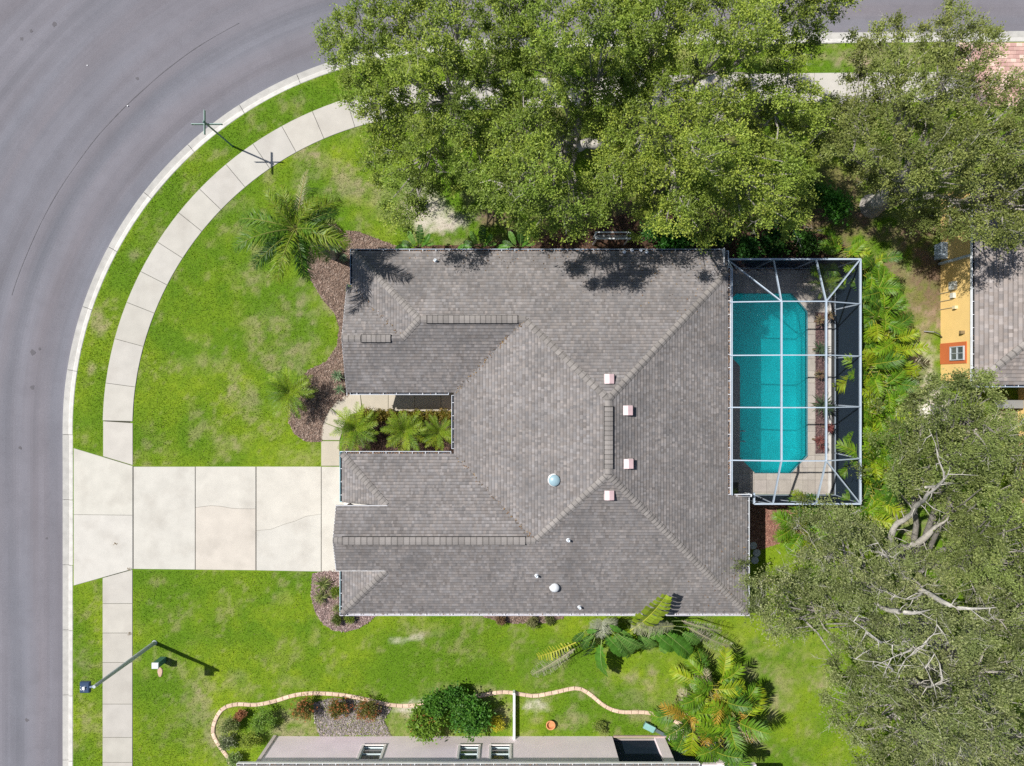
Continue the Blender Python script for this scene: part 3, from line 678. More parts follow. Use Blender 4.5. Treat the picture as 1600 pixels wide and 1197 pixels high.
# roof furniture
def slope_z(x, y):
    for sp in (sN, sW1, sGN, sWS, sMW, sE, sS, sSN, sGW):
        for p in sp.polys:
            if inpoly(np.array([x]), np.array([y]), p)[0]: return sp.z(x, y), sp.g
    return HE, (0, 0)
def on_roof(px, py):
    h = 4.5
    for _ in range(8): x, y, _z = P(px, py, h); h, g = slope_z(x, y)
    return x, y, h, g
for px, py, lab in ((951, 592, 0), (980, 641, 1), (981, 724, 2), (951, 773, 3)):
    x, y, z, g = on_roof(px, py); mb = MB(); s = .175
    mb.box((x-.22, y-.22, z-.12), (x+.22, y+.22, z+.02), (.25, .22, .21))
    mb.box((x-s, y-s, z-.05), (x+s, y+s, z+.20), (.50, .40, .40))
    mb.face([(x-s-.03, y-s-.03, z+.205), (x, y-s-.03, z+.25), (x, y+s+.03, z+.25), (x-s-.03, y+s+.03, z+.205)], (.62, .50, .50))
    mb.face([(x, y-s-.03, z+.25), (x+s+.03, y-s-.03, z+.205), (x+s+.03, y+s+.03, z+.205), (x, y+s+.03, z+.25)], (.50, .36, .37))
    for sy in (-1, 1): mb.face([(x-s-.03, y+sy*(s+.03), z+.205), (x-s-.03, y+sy*(s+.03), z+.17), (x+s+.03, y+sy*(s+.03), z+.17), (x+s+.03, y+sy*(s+.03), z+.205), (x, y+sy*(s+.03), z+.25)], (.6, .48, .48))
    mb.build('box_vent', M_metal, roof)
for px, py, r, c in ((866, 750, .235, (.25, .37, .42)), (866.5, 917, .19, (.55, .57, .59))):
    x, y, z, g = on_roof(px, py); mb = MB()
    mb.lathe((x, y, z-.1), [(r+.05, 0), (r+.05, .12), (r+.0, .14), (r, .24)], 28, (.55, .55, .55)); t_ = mb.build('skylight', M_metal, roof)
    mb = MB(); mb.lathe((x, y, z+.14), [(r+.015, 0), (r+.015, .03), (r*.9, .06), (r*.6, .10), (r*.25, .12)], 28, c); mb.build('skylight_dome', M_metal, roof, smooth=True)
for px, py in ((680.5, 407.5), (888, 843.5), (838.5, 899), (905.5, 948)):
    x, y, z, g = on_roof(px, py); mb = MB(); mb.lathe((x, y, z-.05), [(.11, 0), (.09, .07), (.055, .12), (.055, .30), (.035, .30), (.035, .2)], 14, (.75, .80, .85)); mb.build('vent_pipe', M_metal, roof)
for px, py in ((975, 394), (987, 391), (1001, 391), (1010, 394)):
    x, y, z = P(px, py, 3.0); mb = MB(); mb.lathe((x, y, z-.1), [(.03, 0), (.03, .1), (.07, .12), (.08, .18), (.03, .21)], 12, (.85, .86, .9)); mb.build('floodlight', M_metal, house)

# ------------------------------------------------------------------ pool deck, pool
deck = empty('pool_deck'); tag(deck, 'tan paved deck round the swimming pool', kind='structure')
regs = [[(8.62,4.53),(14.1,4.53),(14.9,4.53),(14.9,5.72),(8.62,5.72)], [(14.1,4.53),(14.9,3.6),(14.9,4.53)], [(14.9,-5.6),(15.28,-5.6),(15.28,5.72),(14.9,5.72)],
        [(14.06,-4.55),(14.9,-4.55),(14.9,-3.66)], [(11.4,-5.6),(14.9,-5.6),(14.9,-4.55),(11.4,-4.55)], [(11.48,-3.76),(11.48,-4.55),(12.26,-4.55)],
        [(8.62,-5.0),(11.4,-5.0),(11.4,-4.55),(8.62,-4.55)], [(8.62,-4.55),(11.48,-4.55),(11.48,.86),(8.62,.86)], [(8.62,.86),(11.48,.86),(10.5,1.84),(8.62,1.84)], [(8.62,1.84),(10.5,1.84),(10.5,3.71),(8.62,3.71)], [(8.62,3.71),(10.5,3.71),(11.32,4.53),(8.62,4.53)],
        [(15.28,-5.6),(16.1,-5.6),(16.1,-3.55),(15.28,-3.55)], [(15.28,3.55),(16.1,3.55),(16.1,5.72),(15.28,5.72)]]
g = .61; nd = 0
for rg in regs:
    x0 = min(p[0] for p in rg); x1 = max(p[0] for p in rg); y0 = min(p[1] for p in rg); y1 = max(p[1] for p in rg)
    for i in range(int(math.floor(x0/g)), int(math.ceil(x1/g))+1):
        for j in range(int(math.floor(y0/g)), int(math.ceil(y1/g))+1):
            cell = [(i*g, j*g), (i*g+g, j*g), (i*g+g, j*g+g), (i*g, j*g+g)]; cp = clip_convex(cell, rg)
            if len(cp) < 3 or abs(parea(cp)) < .01: continue
            if parea(cp) < 0: cp = cp[::-1]
            c = cj((.43, .39, .35), .07); mb = MB(); mb.prism(inset(cp, .004), -.05, .05, c, bevel=.004); mb.build('deck_tile', M_paver, deck); nd += 1
mb = MB()
for rg in regs: mb.prism(rg, -.3, .03, (.12, .10, .08))
mb.box((15.28,-5.7,-.3),(16.35,5.8,.012),(.05,.05,.05)); mb.build('tile_bed', M_mulch, deck)
mb = MB(); mb.box((15.9,-5.6,-.2),(16.04,5.7,.12),(.62,.6,.57)); mb.build('kerb_strip', M_kerb, deck)
pool = empty('swimming_pool', (0, 0, 0)); tag(pool, 'turquoise swimming pool with cut corners inside the screen cage', 'swimming pool')
mb = MB(); pp = poolpoly[::-1] if parea(poolpoly) > 0 else poolpoly; m_ = len(pp)
for i in range(m_):
    a, b = pp[i], pp[(i+1) % m_]; mb.face([(a[0], a[1], .0), (b[0], b[1], .0), (b[0], b[1], -1.5), (a[0], a[1], -1.5)], (1, 1, 1))
mb.face([(x, y, -1.5) for x, y in pp[::-1]])
mb.build('basin', M_plaster, pool)
mb = MB()
for i in range(m_):          # tile band at waterline
    a, b = Vector(pp[i]), Vector(pp[(i+1) % m_]); mb.bar((a.x, a.y, -.06), (b.x, b.y, -.06), .02, .12, (.12, .28, .34))
mb.build('waterline_tile', M_metal, pool)
mb = MB(); mb.face([(x, y, -.09) for x, y in poolpoly]); wo_ = mb.build('water', M_water, pool)
mb = MB(); mb.lathe((12.75, -2.7, -1.49), [(.11, 0), (.11, .03), (.08, .04)], 16, (.85, .9, .9)); mb.build('drain', M_metal, pool)
mb = MB()
for y in (-2.9, -2.4): mb.tube([(11.3, y, .05), (11.35, y, .55), (11.5, y, .62), (11.62, y, .4), (11.64, y, -.9)], .02, 8, (.6, .62, .65))
for z in (-.3, -.6, -.85): mb.bar((11.64, -2.9, z), (11.64, -2.4, z), .05, .03, (.6, .6, .6))
tag(mb.build('pool_ladder', M_metal), 'small steel ladder at the west edge of the pool', 'pool ladder')

# cage
cage = empty('pool_cage', (13, 0, 0)); tag(cage, 'white framed screen cage standing over the swimming pool', 'pool cage')
cage.location = (0, 0, 0)
EH, FH = 2.65, 3.7; XE, YN, YS, XW = 16.26, 5.78, -5.64, 10.04; XA, XB = 12.18, 14.2; YR = (3.69, 1.26, -1.11, -3.52); WH = 3.4
def mem(name, p, q, w=.085, h=.11): w *= .58; mb = MB(); mb.bar(p, q, w, h); return mb.build(name, M_alum, cage)
mem('eave_beam', (XW, YN, EH), (XE, YN, EH), .13); mem('eave_beam', (XE, YN, EH), (XE, YS, EH), .13); mem('eave_beam', (XE, YS, EH), (11.3, YS, EH), .12)
mem('eave_beam', (11.3, YS, EH), (11.3, -5.12, EH), .12)
for y in (YN, YS): mem('sill_beam', (XE, y, .08), (XW if y > 0 else 11.3, y, .08), .09, .08)
mem('sill_beam', (XE, YN, .08), (XE, YS, .08), .09, .08)
for y in (YN,)+YR+(YS,): mem('post', (XE, y, 0), (XE, y, EH-.05), .09, .06)
for x in (XW+.06, XA, XB): mem('post', (x, YN, 0), (x, YN, EH-.05), .06, .09)
for x in (11.35, XA, XB): mem('post', (x, YS, 0), (x, YS, EH-.05), .06, .09)
for x in (XA, XB): mem('ridge_beam', (x, YR[0], FH+.005), (x, YR[3], FH+.005), .11)
for y in YR: mem('rafter', (XW-.1, y, WH), (XA, y, FH), .085); mem('rafter', (XA, y, FH), (XB, y, FH), .08); mem('rafter', (XB, y, FH), (XE, y, EH), .08)
for x in (XA, XB): mem('rafter', (x, YR[0], FH), (x+(.03 if x == XA else 0), YN, EH), .08); mem('rafter', (x, YR[3], FH), (x, YS, EH), .08)
mem('hip_rafter', (XB, YR[0], FH), (XE, YN, EH), .08); mem('hip_rafter', (XB, YR[3], FH), (XE, YS, EH), .08); mem('hip_rafter', (XA, YR[0], FH), (XW+.05, YN-.05, EH), .08)
mem('wall_plate', (XW, YN, EH), (XW, 5.2, WH), .09); mem('wall_plate', (XW, 5.2, WH), (XW, -5.12, WH), .07, .08)
mem('brace', (12.9, YS+.0, 1.6), (XB-.05, YS, EH), .05); mem('brace', (11.4, YS, 1.7), (12.1, YS, EH), .05)
def pan(pts, m_): mb = MB(); mb.face(pts); mb.build('screen_panel', m_, cage)
o = -.03
xs_ = [(XW, WH), (XA, FH), (XB, FH), (XE, EH)]
for i in range(3):
    for y0, y1 in zip(YR[:-1], YR[1:]):
        (xa, za), (xb, zb) = xs_[i], xs_[i+1]; pan([(xa, y1, za+o), (xb, y1, zb+o), (xb, y0, zb+o), (xa, y0, za+o)], M_scr_roof)
for y0, y1, z1 in ((YR[0], YN, EH), (YR[3], YS, EH)):
    pan([(XA, y0, FH+o), (XB, y0, FH+o), (XB, y1, z1+o), (XA, y1, z1+o)], M_scr_roof); pan([(XB, y0, FH+o), (XE, y0, EH+o), (XE, y1, EH+o)], M_scr_roof); pan([(XB, y0, FH+o), (XE, y1, EH+o), (XB, y1, EH+o)], M_scr_roof)
pan([(XW, YR[0], WH+o), (XA, YR[0], FH+o), (XA, YN, EH+o), (XW, YN, EH+o)], M_scr_roof); pan([(XW, YR[3], WH+o), (XA, YR[3], FH+o), (XA, YS, EH+o), (11.3, YS, EH+o), (11.3, -5.1, EH+.3), (XW, -5.1, WH+o)], M_scr_roof)
yl = (YN,)+YR+(YS,)
for a, b in zip(yl[:-1], yl[1:]): pan([(XE, a, .1), (XE, b, .1), (XE, b, EH), (XE, a, EH)], M_scr_side)
for a, b in ((XW, XA), (XA, XB), (XB, XE)): pan([(a, YN, .1), (b, YN, .1), (b, YN, EH), (a, YN, EH)], M_scr_side)
for a, b in ((11.3, XA), (XA, XB), (XB, XE)): pan([(a, YS, .1), (b, YS, .1), (b, YS, EH), (a, YS, EH)], M_scr_side)

# ------------------------------------------------------------------ mulch and gravel beds
def bed(name, poly, cols, label, dens=260, z=.02, hole=None):
    xs0 = [p[0] for p in poly]; ys0 = [p[1] for p in poly]; A = abs(parea(poly)); n = int(dens*A*2.0)
    X = RNG.uniform(min(xs0), max(xs0), n*4); Y = RNG.uniform(min(ys0), max(ys0), n*4); k = inpoly(X, Y, poly); X = X[k][:n]; Y = Y[k][:n]; n = len(X)
    th = RNG.uniform(0, np.pi, n); l = RNG.uniform(.018, .05, n); wd = l*RNG.uniform(.25, .6, n); zz = z+RNG.uniform(.012, .04, n); tl = RNG.uniform(-.02, .02, (n, 4))
    V = np.empty((n, 4, 3))
    for i, (a, b) in enumerate(((-1, -1), (1, -1), (1, 1), (-1, 1))):
        V[:, i, 0] = X+a*l*np.cos(th)-b*wd*np.sin(th); V[:, i, 1] = Y+a*l*np.sin(th)+b*wd*np.cos(th); V[:, i, 2] = zz+tl[:, i]
    C = np.array(cols)[RNG.integers(0, len(cols), n)]*RNG.uniform(.8, 1.2, (n, 1))
    sheet = MB(); b0 = np.mean(cols, 0)*.6; sheet.face([(x, y, z) for x, y in (poly if parea(poly) > 0 else poly[::-1])], tuple(b0))
    o = sheet.build(name, M_mulch); tag(o, label, kind='structure')
    c = link('chips', np_mesh('chips', V.reshape(-1, 3), np.arange(n*4).reshape(n, 4), C, M_mulch), o); c['kind'] = 'stuff'
MC = [(.22, .155, .12), (.26, .19, .15), (.19, .13, .10), (.30, .23, .19), (.17, .11, .085)]
bed('mulch_bed', bedNW, MC, 'brown mulch bed along the west front of the house'); bed('mulch_bed', bedSW, [(.30,.22,.20),(.38,.29,.27),(.20,.13,.12),(.28,.2,.18)], 'brown mulch bed round the garage corner')
bed('mulch_bed', bedS, MC, 'thin mulch bed under the south eave'); bed('mulch_bed', bedE, [(.28,.14,.10),(.22,.10,.08),(.33,.19,.14)], 'red brown mulch bed beside the pool cage')
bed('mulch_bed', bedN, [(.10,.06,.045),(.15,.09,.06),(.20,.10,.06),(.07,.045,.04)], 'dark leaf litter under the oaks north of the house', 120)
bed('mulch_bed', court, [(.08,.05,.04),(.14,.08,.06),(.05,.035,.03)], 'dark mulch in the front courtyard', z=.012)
bed('gravel_bed', bedG, [GRAV, GRAV*1.15, GRAV*.85, (.30,.25,.22), (.16,.18,.05)], 'grey gravel bed under the red flowering shrubs', 320)
pb = [(15.28,-3.55),(15.9,-3.55),(15.9,3.55),(15.28,3.55)]
bed('planter_bed', pb, [(.15,.09,.09),(.22,.14,.13),(.10,.06,.06)], 'mulch planter strip at the east side of the pool', z=.04)

# ------------------------------------------------------------------ grass blades
EX = [bedNW, bedSW, bedS, bedE, court, bedG, W2([(115,698),(208,727),(575,728),(575,895),(208,891),(115,917)]), W2([(160,890),(208,890),(208,1400),(160,1400)]),
      [(-7.4,6.0),(8.9,6.0),(16.4,5.9),(16.4,-5.8),(10.9,-5.8),(10.9,-10.5),(-7.8,-10.5),(-7.8,-3.4),(-2,-3.4),(-2,-.3),(-7.3,-.3)],
      W2([(500,730),(500,670),(530,615),(720,610),(720,720)]), [(21.6,-.1),(40,-.1),(40,20),(21.6,20)], [(-12,-40),(11.6,-40),(11.6,-17.8),(-12,-17.8)], W2([(1505,66),(1700,66),(1700,168),(1505,168)])]
nb = 1000000
X = RNG.uniform(-26.6, 26.6, nb); Y = RNG.uniform(-20.0, 20.0, nb)
D = kdist(X, Y); ok = (D > .60) & ~((D > 2.06) & (D < 3.62) & (Y > -4.3)) & (D > 0)
for e in EX: ok &= ~inpoly(X, Y, e)
X = X[ok]; Y = Y[ok]; tc, dn = tone(X, Y); k = RNG.random(len(X)) < dn*.95
X = X[k]; Y = Y[k]; tc = tc[k]; n = len(X)
th = RNG.uniform(0, 2*np.pi, n); hgt = RNG.uniform(.03, .075, n); ln = RNG.uniform(.0, .055, n); wd = RNG.uniform(.008, .017, n)
V = np.empty((n, 3, 3)); cx_, sx_ = np.cos(th), np.sin(th)
V[:, 0] = np.stack([X-sx_*wd, Y+cx_*wd, np.zeros(n)-.01], 1); V[:, 1] = np.stack([X+sx_*wd, Y-cx_*wd, np.zeros(n)-.01], 1); V[:, 2] = np.stack([X+cx_*ln, Y+sx_*ln, hgt], 1)
gcol = tc*RNG.uniform(.5, 1.7, (n, 1)); isg = (tc[:, 1] > tc[:, 0]*1.1)[:, None]; gcol = np.where(isg, gcol*1.25, OLIVE*RNG.uniform(.8, 1.6, (n, 1)))
dry = RNG.random(n) < .07; gcol[dry] = np.array((.34, .28, .15))*RNG.uniform(.7, 1.2, (dry.sum(), 1))
gr = link('grass', np_mesh('grass', V.reshape(-1, 3), np.arange(n*3).reshape(n, 3), gcol, M_grass)); tag(gr, 'short green lawn grass blades', 'grass', kind='stuff')

# ------------------------------------------------------------------ foliage makers
def leaf_quads(P0, A, L, Wd, NB, cols, fold=.25):
    """P0 base points, A unit axis, NB approximate normal; returns verts, cols for two-triangle bent diamonds"""
    B = np.cross(A, NB); B /= np.linalg.norm(B, axis=1)[:, None]+1e-9
    Nn = np.cross(B, A)
    V = np.empty((len(P0), 4, 3)); L = L[:, None]; Wd = Wd[:, None]
    V[:, 0] = P0; V[:, 1] = P0+A*L*.45+B*Wd*.5+Nn*L*.06; V[:, 2] = P0+A*L; V[:, 3] = P0+A*L*.45-B*Wd*.5+Nn*L*.06
    return V
def unit(v): return v/(np.linalg.norm(v, axis=-1, keepdims=True)+1e-9)
def foliage(C, Rr, twigs, per, col, lsize, upb=.55, jit=.28, tipcol=None, ctone=None, dirs=None, lw=.5):
    """C centres Nx3, Rr radii N"""
    n = len(C); D = RNG.normal(size=(n, twigs, 3)); D[..., :2] *= 1.15; D[..., 2] = np.abs(D[..., 2])*.9+RNG.normal(size=(n, twigs))*.35+upb*.3
    D[..., 2] *= 1
    if dirs is not None: D += dirs[:, None, :]*.8
    D = unit(D); Lt = Rr[:, None]*RNG.uniform(.55, 1.15, (n, twigs))
    t = RNG.uniform(.18, 1.0, (n, twigs, per))**.8
    base = C[:, None, None, :]+D[:, :, None, :]*(Lt[:, :, None]*t)[..., None]
    base[..., 2] -= (t**2)*Lt[:, :, None]*.18
    base = base+RNG.normal(size=base.shape)*(.045+.05*t[..., None])*(lsize/.1)
    base = base.reshape(-1, 3); m_ = len(base)
    A = unit(np.repeat(D.reshape(-1, 3), per, 0)*.7+RNG.normal(size=(m_, 3))*.75)
    NB = unit(np.array((0, 0, 1.0))+RNG.normal(size=(m_, 3))*.5)
    L = RNG.uniform(.7, 1.35, m_)*lsize; 
    ct = ctone if ctone is not None else RNG.uniform(1-jit*.6, 1+jit*.6, n)
    cc = np.repeat(ct, twigs*per)[:, None]*RNG.uniform(.7, 1.35, (m_, 1))*np.array(col)
    if tipcol is not None:
        f = np.clip((t.ravel()-.62)*2.2, 0, 1)[:, None]*np.repeat(RNG.uniform(0, 1, n), twigs*per)[:, None]*.9
        cc = cc*(1-f)+np.array(tipcol)*RNG.uniform(.8, 1.25, (m_, 1))*f
    return leaf_quads(base, A, L, L*lw, NB, None).reshape(-1, 3), cc, D, Lt
def leafobj(name, V, C, parent, m_=None):
    n = len(V)//4; return link(name, np_mesh(name, V, np.arange(n*4).reshape(n, 4), C, m_ or M_leaf), parent)

def jcol(c, j): return (c[0]*j, c[1]*j, c[2]*j)
def oak(label, base_px, outline, htop, hedge, col, tip, spacing=.56, limbs=(), bark=(.30, .275, .25), gaps=.12, seed=1, dead=.25, holes=(), trunk_r=.38, twigc=(.33, .30, .27), fork=2.0, deadc=(.40, .375, .335), twigs=23, per=26, lsize=.09):
    rg = np.random.default_rng(seed); rr = random.Random(seed)
    bx, by, _ = P(*base_px); root = empty('oak_tree', (bx, by, 0)); tag(root, label, 'tree', 'oak trees round the house')
    poly = outline; x0 = min(p[0] for p in poly); x1 = max(p[0] for p in poly); y0 = min(p[1] for p in poly); y1 = max(p[1] for p in poly)
    pts = []; sp = spacing*S*1.22; grid = {}
    for _ in range(60000):
        if len(pts) > 520: break
        x = rr.uniform(x0, x1); y = rr.uniform(y0, y1); gk = (int(x//sp), int(y//sp)); bad = False
        for i in (-1, 0, 1):
            for j in (-1, 0, 1):
                for q in grid.get((gk[0]+i, gk[1]+j), ()):
                    if (q[0]-x)**2+(q[1]-y)**2 < sp*sp: bad = True
        if bad: continue
        if not inpoly(np.array([x]), np.array([y]), poly)[0]: continue
        if any(((x-hx)/hr)**2+((y-hy)/hr2)**2 < 1 for hx, hy, hr, hr2 in holes): continue
        if rr.random() < gaps and float(vnoise(x*.02, y*.02, seed)) < .55: continue
        grid.setdefault(gk, []).append((x, y)); pts.append((x, y))
    pa = np.array(pts); d = segdist(pa[:, 0], pa[:, 1], poly); dm = max(d.max(), 60)
    big = fbm(pa[:, 0]*.016, pa[:, 1]*.016, seed+3, 3)
    h = hedge+(htop-hedge)*np.clip(d/110, 0, 1)**.5+(big-.5)*5.5+rg.uniform(-.5, .5, len(pa)); h = np.clip(h, 2.4, htop+1.2)
    k_ = (H-h)/(H*S); C = np.stack([(pa[:, 0]-CX)*k_, (CY-pa[:, 1])*k_, h], 1)
    # lower, sparser inner layer
    low = C[rg.random(len(C)) < .38].copy(); low[:, 2] -= rg.uniform(1.0, 2.2, len(low)); low[:, :2] += rg.normal(size=(len(low), 2))*.3
    low[:, 2] = np.maximum(low[:, 2], 1.9)
    Rr = rg.uniform(.5, .82, len(C)); ctr = np.array((C[:, 0].mean(), C[:, 1].mean(), htop*.5))
    dirs = unit(C-ctr)
    ct = .68+.64*rg.random(len(C)) 
    V1, c1, D1, L1 = foliage(C, Rr, twigs, per, col, lsize, tipcol=tip, ctone=ct, dirs=dirs)
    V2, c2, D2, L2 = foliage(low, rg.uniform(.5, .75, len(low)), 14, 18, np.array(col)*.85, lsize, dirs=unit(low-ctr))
    leafobj('crown', np.concatenate([V1, V2]), np.concatenate([c1, c2]), root).matrix_parent_inverse = Matrix.Translation((-bx, -by, 0))
    # wood: limbs to clusters, branches to clumps, twigs inside clumps
    K = max(5, len(C)//16); cen_ = C[rg.choice(len(C), K, replace=False)].copy()
    for _ in range(8):
        lab_ = np.argmin(((C[:, None, :]-cen_)**2).sum(2), 1)
        for q in range(K):
            if (lab_ == q).any(): cen_[q] = C[lab_ == q].mean(0)
    mbk = MB(); tb = Vector((bx, by, 0)); top = Vector((bx+rr.uniform(-.3, .3), by+rr.uniform(-.3, .3), fork))
    tk = MB(); tk.tube([tb-Vector((0, 0, .2)), tb+Vector((0, 0, .15)), tb.lerp(top, .3), tb.lerp(top, .7), top+Vector((0, 0, .3))], [trunk_r*1.7, trunk_r*1.35, trunk_r*1.05, trunk_r*.95, trunk_r*.85], 12, bark)
    t_ = tk.build('trunk', M_bark, root, smooth=True); t_.matrix_parent_inverse = Matrix.Translation((-bx, -by, 0))
    lim = MB(); br = MB()
    for q in range(K):
        e = Vector(cen_[q])-Vector((0, 0, .55)); mid = top.lerp(e, .45)+Vector((rr.uniform(-.5, .5), rr.uniform(-.5, .5), rr.uniform(-.2, .5))); path_ = []
        for i in range(9):
            t = i/8; p = top*(1-t)**2+mid*2*t*(1-t)+e*t*t; path_.append(p+Vector((rr.uniform(-1, 1), rr.uniform(-1, 1), rr.uniform(-.5, .5)))*.07)
        r0 = min(.17, .05*math.sqrt((lab_ == q).sum())+.04); lim.tube(path_, [r0*(1-.72*i/8) for i in range(9)], 7, jcol(bark, rr.uniform(.85, 1.2)))
        for ci in np.nonzero(lab_ == q)[0]:
            c = Vector(C[ci]); s0 = path_[rr.randint(4, 8)]; md = s0.lerp(c, .5)+Vector((rr.uniform(-.2, .2), rr.uniform(-.2, .2), .1))
            br.tube([s0, s0.lerp(md, .6), md, md.lerp(c, .6), c+Vector((0, 0, .1))], [.045, .038, .03, .022, .012], 5, jcol(bark, rr.uniform(.8, 1.3)))
    for pth, rad in limbs:
        q_ = [Vector(P(p[0], p[1], p[2]+(1.2 if p[2] > 5.9 else 0))) for p in pth]; rad = list(rad)
        if pth[0][2] > 5.9: q_ = [q_[0]+(q_[0]-q_[1])*.7-Vector((0, 0, 1.3))]+q_; rad = [rad[0]]+rad
        q_.append(q_[-1]+(q_[-1]-q_[-2]).normalized()*.6-Vector((0, 0, .25))); rad.append(.006)
        pp_ = catmull(q_, .25); nn = len(pp_); rad_ = np.interp(np.linspace(0, len(rad)-1, nn), range(len(rad)), rad)
        pp_ = [p+Vector((float(vnoise(i*.35, pth[0][0], 7))-.5, float(vnoise(i*.35, pth[0][1], 8))-.5, 0))*.16 for i, p in enumerate(pp_)]
        lim.tube(pp_, [float(q)*(.88+.24*float(vnoise(i*.9, 3, 9))) for i, q in enumerate(rad_)], 9, deadc)
        for i in range(2, nn-1, 2):
            a_ = pp_[i]; d_ = Vector((rr.uniform(-1, 1), rr.uniform(-1, 1), rr.uniform(.1, .7))).normalized(); l_ = rr.uniform(.3, .9); b_ = a_+d_*l_*.5+Vector((rr.uniform(-.1, .1), rr.uniform(-.1, .1), 0)); c_ = a_+d_*l_
            lim.tube([a_, b_, c_+Vector((0, 0, .1))], [.022, .014, .005], 5, deadc); lim.tube([b_, b_+Vector((rr.uniform(-.3, .3), rr.uniform(-.3, .3), .15))], [.011, .004], 4, deadc)
    l_ = lim.build('limb', M_bark, root, smooth=True); l_.matrix_parent_inverse = Matrix.Translation((-bx, -by, 0))
    b_ = br.build('branch', M_bark, root); b_.matrix_parent_inverse = Matrix.Translation((-bx, -by, 0)); b_['kind'] = 'stuff'
    # twigs (thin three sided)
    n = len(C); tw = min(14, twigs); D = D1[:, :tw].reshape(-1, 3); L = (L1[:, :tw]*rg.uniform(.8, 1.12, (n, tw))).ravel()[:, None]; A0 = np.repeat(C, tw, 0)
    keep = rg.random(len(A0)) < .75; D, L, A0 = D[keep], L[keep], A0[keep]; E = A0+D*L; E[:, 2] -= .16*L[:, 0]
    s1 = unit(np.cross(D, rg.normal(size=D.shape)))*.007; s2 = unit(np.cross(D, s1))*.007
    V = np.stack([A0+s1, A0-s1, A0+s2*1.2, E], 1); m_ = len(V); idx = np.arange(m_)*4
    F = np.concatenate([np.stack([idx, idx+1, idx+3], 1), np.stack([idx+1, idx+2, idx+3], 1), np.stack([idx+2, idx, idx+3], 1)])
    cc = np.tile(np.array(twigc)*rg.uniform(.7, 1.3, (m_, 1)), (3, 1))
    # bare pale twigs sticking out over the crown
    nd_ = int(n*dead*3); 
    if nd_:
        ii = rg.choice(n, nd_); D = unit(rg.normal(size=(nd_, 3))+dirs[ii]*.9+np.array((0, 0, .5))); A0 = C[ii]+D*.25; E = A0+D*rg.uniform(.5, 1.0, (nd_, 1))
        allA, allE, allR = [A0], [E], [np.full(nd_, .010)]
        for _ in range(5):
            t = rg.uniform(.3, .95, (nd_, 1)); A2 = A0+(E-A0)*t; D2_ = unit(D+rg.normal(size=D.shape)*.55); allA.append(A2); allE.append(A2+D2_*rg.uniform(.2, .5, (nd_, 1))); allR.append(np.full(nd_, .006))
        A0 = np.concatenate(allA); E = np.concatenate(allE); rad = np.concatenate(allR)[:, None]; D = unit(E-A0); s1 = unit(np.cross(D, rg.normal(size=D.shape)))*rad; s2 = unit(np.cross(D, s1))*rad
        V3 = np.stack([A0+s1, A0-s1, A0+s2*1.2, E], 1); m2 = len(V3); idx = np.arange(m2)*4+m_*4
        F = np.concatenate([F, np.stack([idx, idx+1, idx+3], 1), np.stack([idx+1, idx+2, idx+3], 1), np.stack([idx+2, idx, idx+3], 1)])
        cc = np.concatenate([cc, np.tile(np.array(deadc)*rg.uniform(.75, 1.2, (m2, 1)), (3, 1))]); V = np.concatenate([V, V3])
    t_ = link('twig', np_mesh('twig', V.reshape(-1, 3), F, cc, M_bark), root); t_['kind'] = 'stuff'; t_.matrix_parent_inverse = Matrix.Translation((-bx, -by, 0))
    return root

GT = (.185, .262, .042); GTIP = (.48, .55, .085)
oak('broad bright green oak whose west edge overhangs the street curve', (705, 185), [(512,55),(545,20),(590,-50),(740,-60),(810,20),(835,120),(800,230),(745,300),(700,285),(668,300),(655,345),(620,350),(600,300),(575,235),(600,190),(562,168),(532,158),(548,125),(520,95)], 8.6, 5.4, GT, GTIP, seed=11, gaps=.5, dead=.12, holes=((632,66,16,10),(690,330,26,34)))
oak('central bright green oak reaching down to the north eave', (885, 222), [(745,-60),(1010,-60),(1020,60),(1000,150),(960,195),(890,205),(868,240),(905,290),(945,340),(900,362),(860,352),(830,370),(800,338),(735,300),(770,220),(810,110)], 10.0, 7.0, (.185, .268, .042), (.48, .56, .085), seed=23, gaps=.45, dead=.12, holes=((905,225,44,26),(955,22,14,16)),
    limbs=((((905,228,2.5),(940,220,4.0),(975,196,5.6),(1000,170,6.5)), (.24,.21,.16,.08)), (((880,225,2.2),(862,190,4.5),(845,150,6.2)), (.2,.16,.09))))
oak('sunlit yellow green oak between the central oak and the pool cage', (1010, 225), [(975,-60),(1300,-60),(1325,5),(1285,30),(1270,75),(1240,85),(1240,130),(1290,160),(1270,205),(1235,195),(1262,250),(1255,345),(1200,352),(1135,342),(1100,362),(1035,362),(1000,322),(958,318),(925,285),(950,225),(985,120)], 9.8, 7.0, (.20, .275, .042), (.52, .58, .09), seed=37, gaps=.45, dead=.2, holes=((1115,130,34,14),(1120,158,34,8),(1215,215,30,14)))
oak('olive green oak beside the paver driveway at the top right', (1362, 322), [(1325,120),(1345,75),(1392,25),(1425,60),(1490,14),(1515,50),(1560,48),(1545,110),(1530,135),(1600,118),(1690,150),(1690,350),(1600,345),(1570,380),(1510,372),(1468,350),(1420,330),(1380,290),(1330,262),(1290,250),(1262,200),(1275,165),(1320,160)], 8.0, 4.6, (.18, .22, .055), (.40, .42, .12), seed=53, gaps=.4, dead=.2, trunk_r=.42,
    limbs=((((1365,318,.6),(1385,300,2.2),(1415,270,4.2),(1440,235,6.0)), (.36,.26,.18,.1)), (((1370,318,1.2),(1400,300,3),(1450,300,5)), (.3,.22,.1))))
GG = (.172, .212, .072); GGT = (.44, .45, .20)
